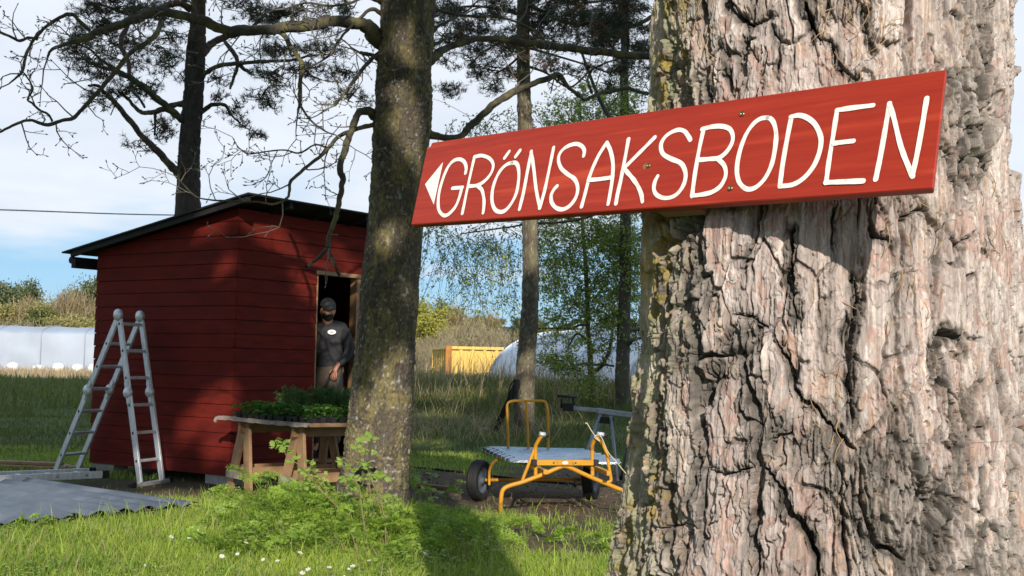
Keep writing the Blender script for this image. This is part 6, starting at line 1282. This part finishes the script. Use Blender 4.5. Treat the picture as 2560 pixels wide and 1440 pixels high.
# ---- white flowers
M['petal'] = leafmat('white_petals', (.85, .86, .83), (.75, .77, .72), .3, 20); M['pollen'] = pbr('yellow_stamens', (.6, .45, .05), (.5, .38, .04), .8, 30)
def flower():
    t = thing('wood_anemone', np.zeros(3), 'small white star shaped flower in the grass at the foot of the mound', 'flower', 'white flowers in the foreground grass'); mb = MB(); c = np.array([0, 0, .11])
    for k in range(6):
        a = k * math.pi / 3; d = np.array([math.cos(a), math.sin(a), .22]); s_ = np.array([-math.sin(a), math.cos(a), 0]); mb.add([c, c + d * .008 + s_ * .006, c + d * .015 + s_ * .0055, c + d * .019, c + d * .015 - s_ * .0055, c + d * .008 - s_ * .006], [(0, 1, 2, 3), (0, 3, 4, 5)])
    mb.build('petals', M['petal'], t); mb = MB(); mb.lathe(c, (0, 0, 1), [(.0001, .006), (.003, .005), (.004, .001)], 8); mb.build('stamens', M['pollen'], t); mb = MB(); mb.tube([np.zeros(3), np.array([.004, 0, .06]), c], .0012, 5, False); mb.build('stem', M['herb'], t); return t
fl0 = flower(); rnd = random.Random(9)
for i, (x, y) in enumerate([(715, 1300), (577, 1378), (600, 1392), (668, 1398), (735, 1400), (782, 1436), (820, 1440), (865, 1432), (885, 1438), (852, 1450), (935, 1405), (413, 1353), (470, 1356), (600, 1376), (372, 1420), (1045, 1400), (870, 1428), (630, 1285), (755, 1440), (700, 1420), (545, 1402)]):
    o = fl0 if i == 0 else copy_tree(fl0); o.location = Vector(ground(x, y + 22)); o.rotation_euler = (rnd.uniform(.2, .8), rnd.gauss(0, .3), rnd.gauss(0, .5)); o.scale = [rnd.uniform(.65, 1.0)] * 3
# ================================================================== the tall wood behind the camera: its crowns shade the shed and yard
E1 = np.array([math.cos(R(SUN_AZ)), math.sin(R(SUN_AZ)), 0]); E2 = np.cross(S, E1); E2 = E2 if E2[2] > 0 else -E2
def uv(p): return float(np.dot(p, E1)), float(np.dot(p, E2))
LIT = []      # (u, v, ru, rv) openings cut in the crowns for chosen sun spots
def gap(p, ru, rv=None): u_, v_ = uv(p); LIT.append((u_, v_, ru, rv or ru))
M['crown'] = leafmat('shade_crown_leaves', (.07, .10, .03), (.04, .06, .02), .1, 1.)
def shed_pt(t, w, z): return C0 + dL * t + dR * w + np.array([0, 0, z])
for p, a, b in ((shed_pt(0, 1.13, 1.98), .10, .16), (shed_pt(0, 1.0, 2.28), .20, .05), (shed_pt(0, 1.75, 2.33), .22, .10), (shed_pt(.35, 0, .72), .12, .20), (shed_pt(.15, 0, .40), .12, .12), (shed_pt(.62, 0, .55), .08, .10), (shed_pt(0, .02, .95), .05, .10),
    (shed_pt(0, 1.5, 1.12), .10, .18), (shed_pt(0, .75, .5), .1, .06)): gap(p, a, b)
for (x, y, a, b) in ((990, 1020, .13, .42), (1000, 910, .08, .12), (1008, 1140, .06, .16), (1012, 235, .06, .12), (1030, 330, .07, .12), (1015, 720, .04, .06), (1010, 90, .05, .1), (960, 620, .05, .14), (855, 1215, .10, .14), (1015, 1190, .04, .14), (880, 330, .05, .1), (700, 70, .4, .08), (470, 60, .3, .1)): gap(at(x, y, YO - .24), a, b)
for (x, y, a, b) in ((1075, 1110, .32, .30), (1060, 1080, .3, .1), (1062, 950, .3, .5), (1120, 1000, .7, .35), (1200, 985, .6, .3), (1090, 1040, .5, .15), (1420, 1060, .4, .15), (1080, 1135, .5, .04), (1135, 1140, .25, .05), (1180, 1185, .2, .04), (1345, 1230, .45, .045), (1500, 1222, .4, .05), (1540, 1300, .25, .10), (1180, 1150, .1, .04), (1095, 1215, .06, .07), (720, 1100, .12, .1), (640, 1120, .10, .12), (1100, 1240, .08, .12), (1105, 1265, .10, .10)): gap(ground(x, y), a, b)
for (x, y, Y, a, b) in ((1322, 940, YB, .18, .5), (1330, 620, YB, .15, .4), (1308, 320, YB, .2, .4), (1270, 1240, 10.2, .05, .12), (1350, 1180, 10.3, .16, .05), (1290, 1010, 11.9, .12, .04), (1360, 1090, 10.3, .05, .1), (1490, 1090, 10.3, .06, .1), (370, 1120, 12., .05, .35), (1420, 1130, 10.6, .3, .02), (640, 1040, 11.4, .1, .02), (820, 1020, 11.3, .1, .03),
    (610, 1150, 11.3, .05, .16), (735, 1150, 11.1, .12, .2), (800, 1066, 11.1, .3, .04), (640, 1130, 11.4, .1, .12), (843, 930, 13.3, .05, .06), (825, 860, 13.3, .07, .08), (838, 785, 13.2, .06, .05)): gap(at(x, y, Y), a, b)
LITA = np.array(LIT)
V_LOW = 5.02
def shade_tree(label, u0, u1, v1, tu, rad, n, seed, size=.24):
    """a tall broad tree; its crown fills u0..u1, V_LOW..v1 seen from the sun, leaving the gaps open"""
    rg = np.random.default_rng(seed)
    u_ = rg.uniform(u0, u1, n); v_ = V_LOW + (v1 - V_LOW) * rg.uniform(0, 1, n)
    edge = V_LOW + .22 * (fbm(u_ * 1.3, u_ * 0, 9, 3) - .5) * 2
    keep = v_ > edge + size * .35
    hole = fbm(u_ * 1.1, v_ * 1.1, 33, 3); keep &= ~((hole > np.where((v_ > 12.) & (u_ > 2.), .50, .71)) & (rg.random(n) < .75))
    for (a, b, ra, rb) in LITA: keep &= ~((((u_ - a) / (ra + size * .42)) ** 2 + ((v_ - b) / (rb + size * .42)) ** 2) < 1)
    u_, v_ = u_[keep], v_[keep]
    yc = -5 + rg.normal(0, 1.2, len(u_)) - 1.2 * np.abs(np.sin(u_))
    t_ = (v_ * E2[1] + u_ * E1[1] - yc) / -S[1]
    P = u_[:, None] * E1 + v_[:, None] * E2 + t_[:, None] * S
    base = E1 * tu; tt = (0 + base[1] + 5.5) / -S[1]; bx = tu / E1[0] * 1.0
    b = np.array([tu * E1[0] - (-5.5 - tu * E1[1]) * 0 + S[0] * 5.5, -5.5, 0.]); b[2] = terr(b[0], b[1])
    top = P[:, 2].max()
    t = thing('broadleaf_tree', b, label, 'tree')
    pts = spline([b + np.array([0, 0, -.2]), b + np.array([.1, -.2, top * .3]), b + np.array([-.2, .1, top * .6]), b + np.array([.1, 0, top * .92])], k=10)
    Vv, Ff = tube_np(pts, np.linspace(rad, .05, len(pts)), 20, .15, seed); np_mesh('trunk', Vv, Ff, M['limb'], t, smooth=True)
    nbx = NB(); a = rg.normal(size=(len(P), 3)); a /= np.linalg.norm(a, axis=1, keepdims=True); bb = np.cross(a, rg.normal(size=(len(P), 3))); bb /= np.linalg.norm(bb, axis=1, keepdims=True)
    s_ = size * rg.uniform(.55, 1.15, (len(P), 1)); Vl = np.stack([P - a * s_, P + bb * s_ * .55, P + a * s_, P - bb * s_ * .55], 1).reshape(-1, 3); nbx.add(Vl, np.arange(len(Vl)).reshape(-1, 4))
    nbx.build('foliage', M['crown'], t)['kind'] = 'stuff'
    nbb = NB()
    for i in range(14):
        q = P[rg.integers(0, len(P))]; h = min(max(q[2] - 2.5, 3), top * .85); s0 = b + np.array([0, 0, h]); Vv, Ff = tube_np(spline([s0, (s0 + q) / 2 + rg.normal(size=3) * .3, q], k=5), np.linspace(.09, .02, 11), 6); nbb.add(Vv, Ff)
    # boughs stay inside the crown so none crosses the open gaps low down
    nbb.build('boughs', M['limb'], t)
    return t
shade_tree('tall tree behind the viewpoint on the far left', -17, -6.5, 26, -10, .24, 46000, 1)
shade_tree('tall broad tree behind the viewpoint shading the shed', -7.2, .2, 25, -5.2, .28, 42000, 2)
shade_tree('tall broad tree behind the viewpoint shading the cart', .0, 7.2, 20.4, 5.4, .28, 36000, 3)
shade_tree('tall tree behind the viewpoint on the far right', 6.8, 14, 20.4, 10.5, .24, 30000, 4)

# the big pine's unseen crown, added wide over the yard to block sky light
rg = np.random.default_rng(77); n = 15000; x = rg.uniform(-8, 8.5, n); y = rg.uniform(-5, 10.5, n); z = 7.2 + 4.5 * rg.random(n) ** 1.3 + .25 * np.maximum(y, 0)
P = np.stack([x, y, z], 1); u_ = P @ E1; v_ = P @ E2; k = (v_ > 5.3) & (fbm(x * .7, y * .7, 5, 3) < .62)
for (a, b, ra, rb) in LITA: k &= ~((((u_ - a) / (ra + .22)) ** 2 + ((v_ - b) / (rb + .22)) ** 2) < 1)
P = P[k]; a = rg.normal(size=P.shape); a /= np.linalg.norm(a, axis=1, keepdims=True); b = np.cross(a, rg.normal(size=P.shape)); b /= np.linalg.norm(b, axis=1, keepdims=True); s_ = .26 * rg.uniform(.6, 1.2, (len(P), 1))
V = np.stack([P - a * s_, P + b * s_ * .5, P + a * s_, P - b * s_ * .5], 1).reshape(-1, 3); np_mesh('needles', V, np.arange(len(V)).reshape(-1, 4), M['crown'], pine)['kind'] = 'stuff'
for i in range(12):
    q = P[rg.integers(0, len(P))]; s0 = PC + zz1 * rg.uniform(6.5, 10.5); Vv, Ff = tube_np(spline([s0, (s0 + q) / 2 + np.array([0, 0, .5]), q], k=6), np.linspace(.07, .015, 13), 7, .2, i); np_mesh('bough', Vv, Ff, M['redlimb'], pine, smooth=True)
